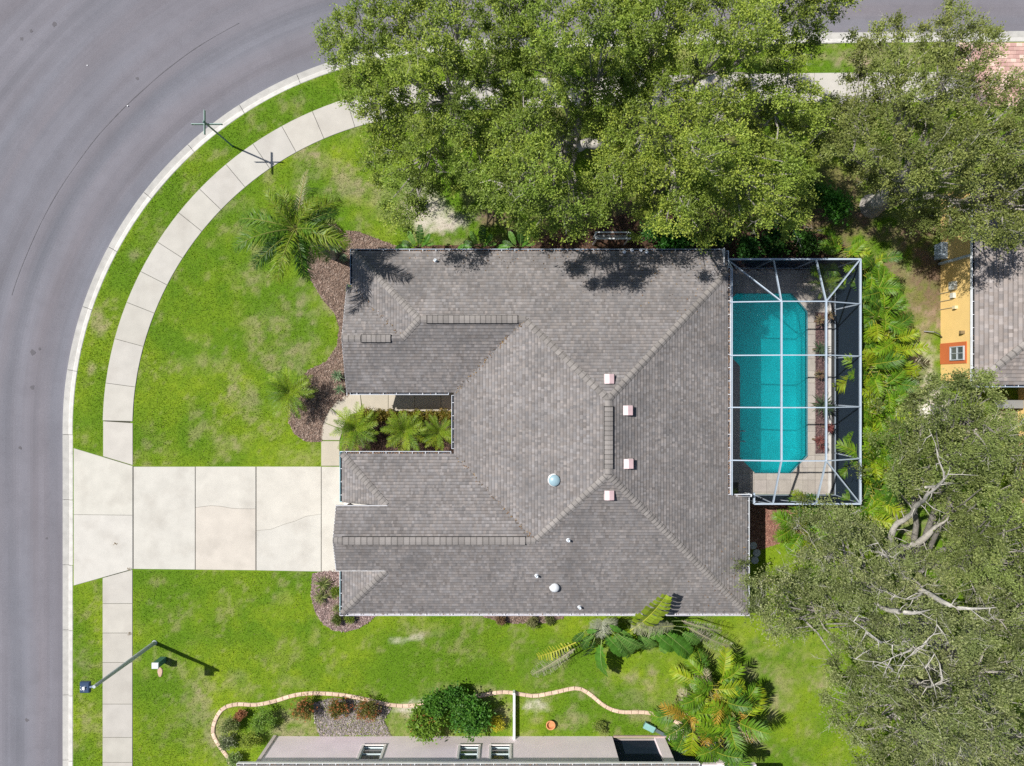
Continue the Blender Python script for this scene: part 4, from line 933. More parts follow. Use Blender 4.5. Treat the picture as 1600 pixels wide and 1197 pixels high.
oak('grey green oak north of the pale bare limbs on the right', (1398, 868), [(1400,662),(1440,612),(1468,590),(1502,575),(1555,605),(1562,655),(1620,668),(1690,700),(1690,905),(1560,930),(1490,890),(1478,815),(1425,790),(1400,765),(1395,715)], 8.3, 5.2, (.175, .225, .062), (.42, .45, .16), seed=71, dead=.3, fork=1.6, bark=(.20, .185, .165), holes=((1432,812,48,38),(1455,772,20,18)),
    limbs=((((1393,862,2.5),(1396,832,4.2),(1425,800,5.8),(1455,770,7.6),(1480,742,9.0)), (.15,.13,.11,.09,.05)), (((1396,862,2.0),(1430,848,3.4),(1455,832,4.4),(1476,812,5.4)), (.17,.15,.13,.07)), (((1475,748,8.6),(1468,715,9.0),(1462,690,9.2)), (.05,.03,.012))))
limb5 = [(((1455,1060,3),(1440,1030,6.5),(1425,1010,8.2),(1395,1008,8.8)), (.16,.12,.07,.02)), (((1425,1010,8.2),(1400,1022,8.6),(1385,1035,8.8)), (.06,.04,.015)), (((1430,1015,8),(1452,998,8.5),(1460,985,8.8)), (.07,.05,.015)), (((1432,1016,8),(1418,1030,8.5),(1412,1036,8.8)), (.05,.035,.01)),
         (((1475,940,7.5),(1500,950,8.2),(1534,952,8.4)), (.09,.085,.05)), (((1405,958,8),(1420,956,8.3),(1436,957,8.2)), (.08,.09,.06)), (((1375,1003,8.8),(1360,992,9),(1345,980,9.1)), (.05,.03,.012)), (((1395,1045,8.2),(1375,1033,8.6),(1350,1032,8.8)), (.05,.03,.012)),
         (((1468,1070,8),(1469,1045,8.4),(1466,1035,8.6)), (.05,.04,.015)), (((1455,1075,8),(1450,1060,8.4),(1444,1045,8.6)), (.05,.03,.012)), (((1390,870,6),(1375,866,6.4),(1360,874,6.6)), (.06,.04,.015)), (((1385,868,6),(1380,858,6.3),(1374,850,6.5)), (.04,.03,.01)), (((1440,925,6),(1420,935,7),(1380,925,7.4)), (.07,.05,.015))]
oak('wide grey green oak with bare twigs in the bottom right corner', (1440, 985), [(1172,912),(1240,898),(1264,862),(1236,822),(1285,794),(1335,812),(1378,828),(1388,862),(1440,872),(1485,885),(1560,920),(1690,900),(1690,1300),(1420,1300),(1345,1200),(1322,1150),(1290,1085),(1302,1020),(1275,965),(1238,1000),(1195,978),(1172,945)], 8.6, 4.8, GG, GGT, seed=89, dead=.6, gaps=.35, limbs=limb5, holes=((1430,845,42,30),(1428,1018,26,12),(1500,952,30,6),(1418,957,18,8),(1360,990,14,8)), spacing=.60, trunk_r=.45, twigs=22, per=26, deadc=(.40,.38,.34))

def shrub(name, label, px, py, h, r, col, tip=None, lsize=.09, n=10, group=None, flowers=None, twigs=14, per=16, cat='shrub', lw=.5, squash=.75):
    bx, by, _ = P(px, py, h); root = empty(name, (bx, by, 0)); tag(root, label, cat, group)
    C = RNG.normal(size=(n, 3)); C = unit(C)*RNG.uniform(.1, .62, (n, 1))*r; C[:, 2] = np.abs(C[:, 2])*squash+h*.55; 
    V, c, D, L = foliage(C, np.full(n, r*.55), twigs, per, col, lsize, tipcol=tip, lw=lw); V[:, 2] = np.maximum(V[:, 2], .04)
    leafobj('foliage', V, c, root)
    mb = MB()
    for q in C: mb.tube([(0, 0, 0), (q[0]*.4, q[1]*.4, q[2]*.6), tuple(q)], [.025, .018, .008], 5, (.2, .15, .1))
    mb.build('stem', M_bark, root)
    if flowers:
        m_ = flowers[0]; D = unit(RNG.normal(size=(m_, 3))+np.array((0, 0, .9))); Pn = D*r*RNG.uniform(.8, 1.02, (m_, 1)); Pn[:, 2] = Pn[:, 2]*squash+h*.55
        Pn = np.repeat(Pn, 9, 0)+RNG.normal(size=(m_*9, 3))*.035; A = unit(RNG.normal(size=Pn.shape)+np.array((0, 0, .6))); k = len(Pn)
        V = leaf_quads(Pn, A, np.full(k, .055), np.full(k, .04), unit(RNG.normal(size=Pn.shape)), None).reshape(-1, 3)
        leafobj('flowers', V, np.array(flowers[1])*RNG.uniform(.7, 1.3, (k, 1)), root)['kind'] = 'stuff'
    return root

# ---- palms
def frond_mesh(name, L, n, ll, lw, bend, col, rach=(.30, .32, .08), vee=.25, droop=.5, jit=.15, plum=.0, seed=0, base=.12, tipf=.35, colj=.25, yel=0):
    rg = random.Random(seed); mb = MB(); pts = []; x = z = 0.0; K = 12
    for i in range(K+1):
        pts.append(Vector((x, 0, z))); a = -bend*(i/K)**1.3; x += L/K*math.cos(a); z += L/K*math.sin(a)
    mb.tube(pts, [.018*L/2*(1-.85*i/K)+.004 for i in range(K+1)], 4, rach)
    def at(t):
        f = t*K; i = min(int(f), K-1); return pts[i].lerp(pts[i+1], f-i), (pts[i+1]-pts[i]).normalized()
    for i in range(n):
        t = base+(1-base)*(i+rg.random()*.6)/n; p, d = at(min(t, .999)); s_ = math.sin(math.pi*min(.995, max(0, t-base)/(1-base)*.86+.14))**.55; l = ll*max(tipf, s_)*rg.uniform(.85, 1.1)
        fw = math.radians(28+30*(t-base)) 
        for sd in (-1, 1):
            ang = math.radians(90)-fw+rg.uniform(-jit, jit); up = vee+rg.uniform(-jit, jit)+plum*rg.uniform(-1, 1)
            dv = (d*math.cos(ang)+Vector((0, sd, 0))*math.sin(ang)*math.cos(up)+Vector((0, 0, 1))*math.sin(up)).normalized()
            m1 = p+dv*l*.5; m1.z -= droop*l*.10; e = p+dv*l; e.z -= droop*l*.45
            wv = d.cross(Vector((0, 0, 1)) if abs(d.z) < .9 else Vector((1, 0, 0))); wv = d*(lw/2)
            j = rg.uniform(1-colj, 1+colj); c = (col[0]*j*(1+yel*rg.random()), col[1]*j, col[2]*j)
            mb.face([p-wv*.6, m1-wv, m1+wv, p+wv*.6] if sd > 0 else [p+wv*.6, m1+wv, m1-wv, p-wv*.6], c); mb.face([m1-wv, e, m1+wv] if sd > 0 else [m1+wv, e, m1-wv], c)
    return mb.mesh(name, M_palm)
def palm(name, label, loc, fronds, n, elev=(-.2, 1.0), scale=(.85, 1.1), trunk=None, cat='palm', group=None, z=None, az=None, spread=.0, stems=None, seed=0):
    rg = random.Random(seed); root = empty(name, (loc[0], loc[1], 0)); tag(root, label, cat, group); zc = loc[2]
    for i in range(n):
        a = (az[i] if az else 2*math.pi*(i*.381966)+rg.uniform(-.3, .3)); el = elev[1]+(elev[0]-elev[1])*((i+.5)/n)**.8+rg.uniform(-.1, .1)
        sx, sy = rg.uniform(-spread, spread), rg.uniform(-spread, spread)
        o = link('frond', rg.choice(fronds), root, (sx, sy, zc-(0 if not spread else rg.uniform(0, .5)*zc)), None, rg.uniform(*scale)); o.rotation_euler = (rg.uniform(-.25, .25), -el, a)
        if az is None and spread: pass
    if trunk:
        mb = MB(); r0, r1, c = trunk; k = 10
        for i in range(k):
            z0 = zc*i/k; z1 = zc*(i+1)/k; r = r0+(r1-r0)*i/k; mb.lathe((0, 0, 0), [(r, z0), (r*1.08, z0+(z1-z0)*.12), (r*.97, z1)], 12, jcol(c, rg.uniform(.85, 1.15)))
        mb.build('trunk', M_bark, root)
    if stems:
        for i in range(stems):
            mb = MB(); a = rg.uniform(0, 6.28); d = rg.uniform(.05, spread+.1); mb.tube([(d*math.cos(a), d*math.sin(a), 0), (d*1.1*math.cos(a), d*1.1*math.sin(a), zc*.6), (d*1.2*math.cos(a), d*1.2*math.sin(a), zc)], [.04, .035, .02], 6, (.30, .30, .10)); mb.build('stem', M_bark, root)
    return root
fq = [frond_mesh('frond', 2.9, 62, .68, .05, 1.4, c, plum=.55, droop=1.1, jit=.25, seed=k, vee=.1, yel=y_) for k, (c, y_) in enumerate((((.08,.18,.014), .2), ((.045,.12,.012), .1), ((.15,.26,.02), .4), ((.035,.095,.014), .1)))]
q = P(462, 358, 6.4)
qp = palm('queen_palm', 'tall feathery queen palm leaning over the north west roof corner', (q[0], q[1], 6.4), fq, 32, elev=(-.5, 1.1), scale=(.6, .98), trunk=(.19, .13, (.26, .25, .23)), seed=4)
mb = MB(); pts = [(0, 0, 5.9), (.1, .4, 5.8), (.2, .8, 5.5)]
dead = frond_mesh('frond', 2.6, 40, .35, .025, .7, (.42, .38, .22), rach=(.5, .42, .16), seed=9, droop=1.2); o = link('frond', dead, qp, (0, 0, 6.3), (0, -.25, math.radians(80))); o['label'] = 'dry straw coloured frond pointing away from the house'
fr_ = [frond_mesh('frond', 1.2, 26, .27, .022, .75, c, plum=.05, droop=.35, seed=20+k, vee=.3, yel=.3, rach=(.25,.33,.05)) for k, c in enumerate(((.16,.29,.016), (.10,.21,.014), (.23,.36,.02), (.08,.17,.014), (.20,.33,.018)))]
for i, (px, py, sc, lab, sd) in enumerate(((452, 613, 1.12, 'round pygmy date palm alone in the mulch west of the courtyard', 3), (556, 670, 1.05, 'pygmy date palm nearest the path end of the courtyard', 5), (633, 673, 1.0, 'pygmy date palm in the middle of the courtyard', 8), (686, 676, .8, 'smaller pygmy date palm in the inner end of the courtyard', 12))):
    q = P(px, py, 1.3); palm('pygmy_date_palm', lab, (q[0], q[1], 1.3), fr_, 38 if i < 3 else 26, elev=(-.15, 1.1), scale=(.8*sc, 1.08*sc), trunk=(.11, .09, (.2, .15, .1)), group='pygmy date palms', seed=sd)
fa_ = [frond_mesh('frond', 1.55, 26, .52, .058, 1.05, c, droop=.55, seed=40+k, vee=.35, base=.25, yel=.35, rach=(.42,.40,.05)) for k, c in enumerate(((.14,.29,.012), (.09,.22,.012), (.22,.34,.015), (.06,.16,.014)))]
ar = [(1312,398,2.0,.8),(1352,418,2.2,.8),(1368,455,2.3,.9),(1372,492,2.3,.9),(1382,525,2.2,1),(1392,560,2.2,1.05),(1362,580,2.2,1.05),(1378,602,2.2,.95),(1372,640,2.1,.95),(1380,675,2.1,1),(1356,708,2.2,1),(1385,735,2.2,1),(1362,768,2.0,.95),(1345,795,1.9,.9),(1252,812,1.8,1.0),(1262,845,1.7,.9)]
arl = ['shaded areca palm at the north east corner of the pool cage','areca palm just outside the top right cage corner','areca palm third from the top in the row beside the cage','areca palm beside the cage level with the pool north end','areca palm beside the cage level with the topmost cage bay','wide areca palm reaching out to the sandy yard','areca palm with a frond lying over the cage edge','areca palm in the middle of the row beside the cage','areca palm level with the green planter palm','areca palm level with the red planter shrub','areca palm leaning over the cage above its south bay','outer areca palm near the grey oak leaves','areca palm by the south east cage corner','lowest areca palm of the row below the cage corner','areca palm south of the cage beside the red mulch','small areca palm between mulch and grey oak']
for i, (px, py, h, sc) in enumerate(ar):
    q = P(px, py, h*.8); palm('areca_palm', arl[i], (q[0], q[1], h), fa_, 15, elev=(.0, 1.2), scale=(.75*sc, 1.05*sc), spread=.35, stems=5, group='areca palms round the pool cage', seed=100+i)
fo_ = fa_*2+[frond_mesh('frond', 1.5, 24, .45, .04, .9, (.42,.26,.03), droop=.6, seed=55, rach=(.5,.3,.05)), frond_mesh('frond', 1.4, 24, .42, .03, 1.2, (.42,.38,.24), droop=.7, seed=56, rach=(.5,.42,.2))]
for i, (px, py, h, sc, lab) in enumerate(((1085,1120,2.1,1.05,'yellow green palm clump touching the end of the curved border'), (1120,1085,2.5,1.0,'palm clump with orange dying fronds on the south lawn'), (1150,1130,2.4,1.1,'large palm clump casting shadow on the south lawn'), (1125,1165,2.3,1.05,'palm clump against the corner of the pink house'))):
    q = P(px, py, h); palm('areca_palm', lab, (q[0], q[1], h), fo_, 20, elev=(-.1, 1.2), scale=(.85*sc, 1.15*sc), spread=.4, stems=6, group='palm clumps by the pink house', seed=140+i)

# ---- rosettes
def blade_mesh(name, L, wd, col, edge=None, bend=.5, K=4):
    mb = MB(); pts = []; x = z = 0
    for i in range(K+1):
        pts.append((x, z)); a = -bend*i/K; x += L/K*math.cos(a); z += L/K*math.sin(a)
    prof = [.55, 1, .95, .65, .02]
    for i in range(K):
        w0 = wd/2*prof[i]; w1 = wd/2*prof[i+1]; (xa, za), (xb, zb) = pts[i], pts[i+1]
        for sd in (1, -1):
            a = (xa, 0, za-.012); b = (xb, 0, zb-.012); c = (xb, sd*w1, zb+.01); d = (xa, sd*w0, za+.01)
            if edge: 
                e1 = (xa, sd*w0*.55, za+.0); e2 = (xb, sd*w1*.55, zb+.0)
                mb.face([a, b, e2, e1] if sd > 0 else [e1, e2, b, a], col); mb.face([e1, e2, c, d] if sd > 0 else [d, c, e2, e1], edge)
            else: mb.face([a, b, c, d] if sd > 0 else [d, c, b, a], col)
    return mb.mesh(name, M_palm)
def rosette(name, label, px, py, h, meshes, n, elev=(.1, 1.3), sc=1.0, cat='plant', group=None, seed=0, stem=True):
    rg = random.Random(seed); q = P(px, py, h); root = empty(name, (q[0], q[1], 0)); tag(root, label, cat, group)
    for i in range(n):
        o = link('leaf', rg.choice(meshes), root, (0, 0, h), (rg.uniform(-.2, .2), -(elev[1]+(elev[0]-elev[1])*((i+.5)/n)), 2.39996*i+rg.uniform(-.2, .2)), sc*rg.uniform(.8, 1.15))
    if stem: mb = MB(); mb.lathe((0, 0, 0), [(.06, 0), (.05, h)], 8, (.2, .16, .1)); mb.build('stem', M_bark, root)
    return root
ag = [blade_mesh('leaf', .42, .06, (.16,.27,.16), (.42,.50,.30), .4), blade_mesh('leaf', .42, .055, (.12,.24,.13), (.34,.42,.24), .6)]
for i, (px, py, sc, lab) in enumerate(((521,364,.95,'silvery green agave beside the queen palm trunk, the northern one'), (522,388,1.05,'silvery green agave under the queen palm trunk'), (538,404,.7,'small agave against the corner gutter'), (548,452,.8,'agave half hidden under a palm frond at the west wall'), (527,587,.95,'pale agave between mulch and the west gable'), (531,608,.85,'pale agave at the bend of the front path'), (510,352,.4,'tiny agave at the tip of the mulch bed'))):
    rosette('agave', lab, px, py, .3, ag, 30 if sc > .6 else 14, sc=sc, group='silvery agaves in the front bed', seed=i)
yl_ = [blade_mesh('leaf', .6, .035, (.30,.36,.12), (.50,.50,.24), .9), blade_mesh('leaf', .55, .03, (.22,.30,.08), None, 1.1)]
for i, (px, py, sc, lab) in enumerate(((505,912,1.0,'pale striped grassy clump at the garage corner'), (502,932,.85,'pale striped grassy clump in the middle of the garage bed'), (527,950,.6,'yellow grassy tuft against the garage gutter'))): rosette('ribbon_grass', lab, px, py, .15, yl_, 60, elev=(.1, 1.4), sc=sc, group='striped grass clumps in the garage bed', seed=30+i, stem=False)
cr = [blade_mesh('leaf', .42, .07, (.20,.12,.07), None, .9), blade_mesh('leaf', .42, .07, (.32,.26,.14), None, .7)]; cr2 = [blade_mesh('leaf', .42, .06, (.22,.06,.055), None, 1.0), blade_mesh('leaf', .4, .06, (.30,.12,.10), None, .7)]; dg = [blade_mesh('leaf', .62, .06, (.07,.12,.055), None, .8), blade_mesh('leaf', .55, .05, (.12,.17,.09), None, .6)]
for i, (px, py, h, ms, n, sc, lab) in enumerate(((1281,500,.6,cr,30,.85,'tan leaved bromeliad at the north end of the pool planter'), (1295,493,.6,cr,26,.8,'tan leaved bromeliad against the cage wall'), (1281,545,.8,dg,26,.9,'dark green spiky plant level with the second cage bay'), (1281,585,.6,cr,30,.75,'brown bromeliad midway along the pool planter'), (1284,632,1.0,dg,34,1.15,'wide grey green spiky plant over the pool edge'), (1280,688,.8,cr2,40,.8,'dark red cordyline at the south end of the planter'), (1295,668,.8,cr2,34,.8,'dark red cordyline against the east cage wall'), (1292,640,.8,dg,24,.8,'grey green spiky plant against the east cage wall'), (1286,700,.5,cr2,30,.6,'low red cordyline at the planter end'))):
    rosette('potted_cordyline' if False else 'planter_plant', lab, px, py, h, ms, n, sc=sc, group='spiky plants inside the pool cage', seed=50+i)
q = P(1291, 441, 1.2); palm('small_palm', 'green palm in the dark north east corner of the cage', (q[0], q[1], 1.1), fr_, 18, scale=(.6, .8), seed=77)

# ---- big paddle leaves (banana / bird of paradise)
def paddle(name, L, wd, col, rib, seed=0, bend=.7, gap=.0, n=15, droop=.15):
    rg = random.Random(seed); mb = MB(); K = n; pts = []; x = z = 0
    for i in range(K+1): pts.append(Vector((x, 0, z))); a = -bend*(i/K)**1.5; x += L/K*math.cos(a); z += L/K*math.sin(a)
    mb.tube(pts, [.022*(1-.8*i/K) for i in range(K+1)], 4, rib)
    for i in range(2, K):
        t = i/K; wv = wd/2*(math.sin(math.pi*min(.97, max(.04, (t-.1)/.93+.03)))**.5)
        for sd in (1, -1):
            p0 = pts[i].copy(); p1 = pts[i+1].lerp(pts[i], gap); ww = wv*rg.uniform(.86, 1.06); dz = -droop*ww*rg.uniform(.2, 2.2)+.25*ww; fwd = ww*.25; j = rg.uniform(.8, 1.2)
            tp = rg.uniform(0, gap*.6); q0 = p0+Vector((fwd+tp*L/K, sd*ww, dz)); q1 = p1+Vector((fwd-tp*L/K, sd*ww, dz)); m0 = p0.lerp(q0, .5)+Vector((0, 0, ww*.10)); m1 = p1.lerp(q1, .5)+Vector((0, 0, ww*.10)); c = tuple(v*j for v in col)
            for f in ((p0, p1, m1, m0), (m0, m1, q1, q0)): mb.face(f if sd > 0 else f[::-1], c)
    return mb.mesh(name, M_palm)
G1 = (.075,.20,.022); G2 = (.13,.27,.05); RB = (.30,.40,.12)
pg = [paddle('leaf', 1.7, .62, G1, RB, 1), paddle('leaf', 1.6, .56, G2, RB, 2, gap=.12), paddle('leaf', 1.5, .52, (.045,.11,.02), RB, 3, gap=.1)]
py_ = [paddle('leaf', 2.0, .66, (.22,.30,.02), (.5,.5,.08), 4, gap=.12, bend=.5), paddle('leaf', 1.6, .5, (.34,.36,.03), (.55,.50,.08), 5, gap=.45, bend=.6)]
pd = [paddle('leaf', 1.9, .8, (.40,.40,.25), (.42,.44,.16), 6, gap=.5, n=44, bend=.5), paddle('leaf', 1.7, .45, (.40,.36,.29), (.42,.38,.25), 7, gap=.6, n=44, bend=.7)]
def bop(label, bx, by, leaves, seed=0, cat='plant'):
    rg = random.Random(seed); q = P(bx, by, 0); root = empty('bird_of_paradise', (q[0], q[1], 0)); tag(root, label, cat, 'large leaved plants against the walls')
    for (m_, sx, sy, sh, ex, ey, eh, roll, s_) in leaves:
        a = Vector(P(sx, sy, sh)); b = Vector(P(ex, ey, eh)); d = b-a; L = d.length; az_ = math.atan2(d.y, d.x); el = math.asin(max(-1, min(1, d.z/L)))
        bend = .33; o = link('leaf', m_, root, a-Vector((q[0], q[1], 0)), None, L/(1.62 if s_ is None else s_)); o.rotation_euler = (roll, -(el+bend), az_)
        mb = MB(); mb.tube([(0, 0, 0), tuple((a-Vector((q[0], q[1], 0)))*.55+Vector((0, 0, .2))), tuple(a-Vector((q[0], q[1], 0)))], [.035, .028, .02], 5, (.14, .2, .06)); mb.build('stalk', M_palm, root)
bop('large bird of paradise with one yellow leaf over the roof edge', 975, 968, [
 (py_[0],985,985,2.4,1036,930,3.9,.2,None),(pd[0],1055,978,2.5,985,975,2.7,0,1.8),(pg[1],1000,992,2.2,1022,1010,1.4,.3,None),(pg[0],1035,985,2.2,1078,1015,1.2,-.3,None),(pg[1],1048,985,2.0,1030,1016,1.3,.4,None),
 (pd[1],1065,970,2.2,1120,984,1.8,.1,1.5),(pd[1],1075,980,2.0,1132,1008,1.0,.2,1.5),(pg[0],1020,985,2.3,1052,1012,1.5,.1,None),(pg[1],1062,985,2.1,1092,1002,1.2,.2,None),(pg[2],1000,985,2.0,1006,1016,1.0,.5,None),(pg[1],1040,978,2.4,1012,998,1.7,-.3,None),(pd[0],1040,975,2.6,990,968,3.2,.2,1.9),(pg[2],1010,980,1.8,1040,1000,1.0,0,None),(pg[2],1020,975,1.6,1060,995,1.2,0,None)], 1)
bop('broad leaved clump with yellow shredded leaf on the south lawn edge', 935, 985, [
 (pg[0],945,990,2.0,975,1020,1.0,.2,None),(pg[1],955,985,2.2,988,1018,1.0,-.2,None),(pg[0],940,1000,1.8,932,1044,.7,.9,None),(pg[2],930,995,1.7,915,1025,.6,-.6,None),(pg[2],925,990,1.6,905,1010,.7,.4,None),
 (py_[1],900,1004,1.7,851,1018,1.0,.1,1.3),(pd[1],898,1014,1.4,840,1042,.5,.2,1.4),(pg[1],960,978,2.0,985,1000,1.4,.4,None),(pg[0],935,985,2.1,918,985,1.7,.2,None),(pg[1],930,990,2.0,912,1000,1.3,-.3,None),(pg[2],948,985,1.8,955,1015,1.0,.3,None),(pg[1],965,990,2.2,1000,1012,1.3,.5,None),(pg[2],915,985,1.7,893,1002,1.1,.1,None),(pg[0],950,975,2.4,968,985,2.2,0,None)], 2)
fan = frond_mesh('frond', .9, 26, .55, .03, .6, (.34,.36,.26), seed=66, base=.02, droop=.3); q = P(942, 972, 1.9); palm('fan_palm', 'pale fan shaped fronds poking out under the south gutter', (q[0], q[1], 1.7), [fan], 9, elev=(0, .5), scale=(.6, .85), az=[math.radians(a) for a in (195, 215, 235, 255, 275, 290, 310, 330, 350)], seed=67)
for i, (px, lab, gg) in enumerate(((655, 'glossy banana like plant at the west end of the north wall', 1), (752, 'dark banana like plant by the sandy patch on the north side', 2), (812, 'banana like plant in the shade of the central oak', 0))):
    L_ = [(pg[k % 3], px+dx*.3, 385, 1.4, px+dx, 385+dy, eh, r_, None) for k, (dx, dy, eh, r_) in enumerate(((-35,2,1.0,.3),(-18,-24,1.6,-.2),(3,-38,1.9,.1),(18,-18,1.6,.3),(24,-5,1.3,-.3),(-28,-8,1.2,0),(10,-4,1.8,0)))]
    bop(lab, px, 388, L_, 5+i)

# ---- shrubs
RED = (.62, .10, .03)
for i, (px, py, r) in enumerate(((472,1111,.72),(527,1109,.66),(572,1113,.70))):
    shrub('ixora_shrub', ('round red flowering shrub, left one of three under the curved border', 'round red flowering shrub, middle one of three under the curved border', 'round red flowering shrub, right one of three under the curved border')[i], px, py, .9, r, (.13,.14,.03), (.34,.24,.07), .07, 14, 'red flowering shrubs in the gravel bed', (46, (.48,.16,.06)))
for (px, py, h, r, n, lab, c, fl) in ((678,1106,1.6,.8,14,'glossy green shrub, upper left one of the dense group by the pink wall',(.06,.165,.018),None),(660,1136,1.5,.95,20,'yellow green shrub with a few orange blooms by the pink wall',(.17,.28,.03),(18,(.55,.2,.08))),(730,1126,1.7,1.1,24,'largest dense glossy green shrub by the pink wall',(.055,.175,.02),None),(702,1098,1.4,.6,8,'small crown of the glossy green shrub group touching the border',(.05,.15,.018),None)):
    shrub('hedge_shrub', lab, px, py, h, r, c, (.14,.28,.03), .13, n, 'glossy green shrubs by the pink wall', fl, 16, 18, lw=.55)
for (px, py, h, r, n, lab, c, tp) in ((778,1134,.6,.42,7,'small bright yellow shrub next to the white fence',(.38,.36,.03),(.6,.5,.03)),(355,1135,.8,.5,9,'spotted shrub with pale blooms at the left end of the bed',(.11,.15,.04),(.4,.38,.2)),(352,1165,.8,.45,9,'white flowering shrub at the bottom left of the bed',(.10,.13,.05),(.55,.52,.45)),(408,1130,1.1,.62,12,'green shrub standing left of the pink wall corner',(.10,.18,.025),(.24,.3,.05)),(385,1160,.8,.5,9,'yellow green shrub below the bed, left of the pink wall',(.16,.22,.03),(.38,.38,.06)),(372,1118,.6,.3,6,'small red leaved shrub inside the left border bend',(.22,.10,.05),None),(937,1139,.5,.33,6,'small round tuft on the lawn strip beside the pink house',(.13,.18,.035),(.3,.3,.08)),(362,1190,.7,.4,8,'pale blooming shrub at the bottom edge by the pink house',(.13,.2,.05),(.5,.5,.35))):
    shrub('bed_shrub', lab, px, py, h, r*1.2, tuple(v*1.5 for v in c), tp, .07, n, 'small shrubs in the bed by the pink house')
for (px, py, h, r, n, lab, c, tp) in ((525,972,.5,.36,7,'small dark shrub in the round end of the garage bed',(.08,.13,.02),(.25,.25,.05)),(545,968,.5,.32,6,'small shrub under the garage corner gutter',(.12,.19,.02),(.3,.33,.05)),(522,925,.5,.4,8,'yellow green shrub against the garage wall',(.13,.2,.02),(.3,.33,.04)),(782,972,.5,.4,7,'bronze shrub under the middle of the south eave',(.2,.12,.07),(.3,.25,.1)),(832,972,.5,.42,8,'mottled shrub under the south eave near the fan palm',(.16,.17,.06),(.32,.3,.16)),(858,970,.4,.35,6,'low green shrub under the south eave',(.14,.16,.05),None)):
    shrub('low_shrub', lab, px, py, h, r, c, tp, .055, n, 'low shrubs along the house wall')
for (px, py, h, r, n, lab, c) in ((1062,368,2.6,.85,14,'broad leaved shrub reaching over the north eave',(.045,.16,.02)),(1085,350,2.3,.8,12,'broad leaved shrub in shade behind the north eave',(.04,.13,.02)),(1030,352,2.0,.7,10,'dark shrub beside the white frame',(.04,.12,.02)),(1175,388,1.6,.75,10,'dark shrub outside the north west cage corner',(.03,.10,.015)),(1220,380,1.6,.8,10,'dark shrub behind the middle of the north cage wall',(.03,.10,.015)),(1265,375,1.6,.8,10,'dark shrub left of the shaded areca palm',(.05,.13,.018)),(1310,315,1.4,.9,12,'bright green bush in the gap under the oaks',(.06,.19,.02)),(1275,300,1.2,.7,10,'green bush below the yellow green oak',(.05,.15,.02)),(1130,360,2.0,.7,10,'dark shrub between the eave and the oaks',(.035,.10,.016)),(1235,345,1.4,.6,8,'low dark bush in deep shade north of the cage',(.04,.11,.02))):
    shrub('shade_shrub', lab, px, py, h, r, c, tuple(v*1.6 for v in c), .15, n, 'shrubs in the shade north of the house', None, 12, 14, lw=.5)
for i, px in enumerate((572, 592, 612, 632, 652, 672, 694)):
    shrub('croton', ('croton of the courtyard hedge at its west end', 'second croton of the courtyard hedge from the path', 'third croton of the courtyard hedge from the path', 'middle croton of the courtyard hedge', 'fifth croton of the courtyard hedge from the path', 'croton of the courtyard hedge second from the inner wall', 'croton of the courtyard hedge against the inner wall')[i], px, 650, .5, .36, (.16,.15,.02), (.36,.2,.05), .08, 7, 'croton hedge along the front path')
shrub('white_shrub', 'pale bleached shrub on the sand beside the yellow house', 1568, 676, .6, .5, (.42,.40,.34), None, .07, 8)

# ------------------------------------------------------------------ curved border blocks
bd = empty('garden_border'); tag(bd, 'curving peach concrete border round the planting bed of the pink house', 'garden border')
ep = catmull(W2(edge_px), .08); acc = 0; cur = [ep[0]]; k = 0
for a, b in zip(ep[:-1], ep[1:]):
    acc += (b-a).length; cur.append(b)
    if acc > .26:
        p, q = cur[0], cur[-1]; d = (q-p).normalized(); n = Vector((-d.y, d.x)); w_ = .095
        mb = MB(); poly = [tuple(p+d*.006-n*w_), tuple(q-d*.006-n*w_), tuple(q-d*.006+n*w_), tuple(p+d*.006+n*w_)]; j = random.uniform(.85, 1.1)
        mb.prism(poly, -.05, .07, (.60*j, .45*j, .34*j), bevel=.025); mb.build('border_block', M_stone, bd); cur = [b]; acc = 0; k += 1

# ------------------------------------------------------------------ pink house at the bottom
def outbox(name, parent, a, b, c, m_=None): mb = MB(); mb.box(a, b, c); return mb.build(name, m_ or M_metal, parent)
ph = empty('pink_house'); tag(ph, 'pale pink stucco house at the bottom edge', 'house')
PK = (.92, .79, .83); YW = -17.8
wins = [(PX(565,1.5), PX(597,1.5)), (PX(718,1.5), PX(747,1.5)), (PX(767,1.5), PX(796,1.5))]
mb = MB(); xx = -11.94
for x0, x1 in wins: mb.box((xx, YW-.2, 0), (x0, YW, 2.68), PK); mb.box((x0, YW-.2, 0), (x1, YW, .95), PK); mb.box((x0, YW-.2, 2.2), (x1, YW, 2.68), PK); xx = x1
mb.box((xx, YW-.2, 0), (5.05, YW, 2.68), PK); mb.box((-11.94, -28, 0), (-11.74, YW-.2, 2.68), PK); mb.box((4.85, -21, 0), (5.05, YW-.2, 2.68), PK); mb.box((5.05, -21, 0), (11.4, -20.8, 2.68), PK)
mb.box((11.2, -28, 0), (11.4, -21, 2.68), PK); mb.box((5.05, -20.8, 0), (11.4, -17.9, .03), (.3, .26, .25)); mb.box((-12.02, -18.1, 0), (-11.86, YW+.05, 2.6), (.72, .62, .6))
mb.build('wall', M_wall, ph)
for x0, x1 in wins:
    f = window(ph, x0, YW-.12, .95, x1, YW-.12, 2.2, 'y', 1, 1, (.62, .72, .74)); outbox('sill', ph, (x0-.1, YW-.1, .88), (x1+.1, YW+.05, .95), (.78, .72, .70))
    outbox('trim', ph, (x0-.1, YW+.002, .95), (x0, YW+.04, 2.3), (.78, .74, .72)); outbox('trim', ph, (x1, YW+.002, .95), (x1+.1, YW+.04, 2.3), (.78, .74, .72))
for x0 in (7.17, 9.6): outbox('column', ph, (x0, YW-.35, 0), (x0+.5, YW, 2.6), PK, M_wall)
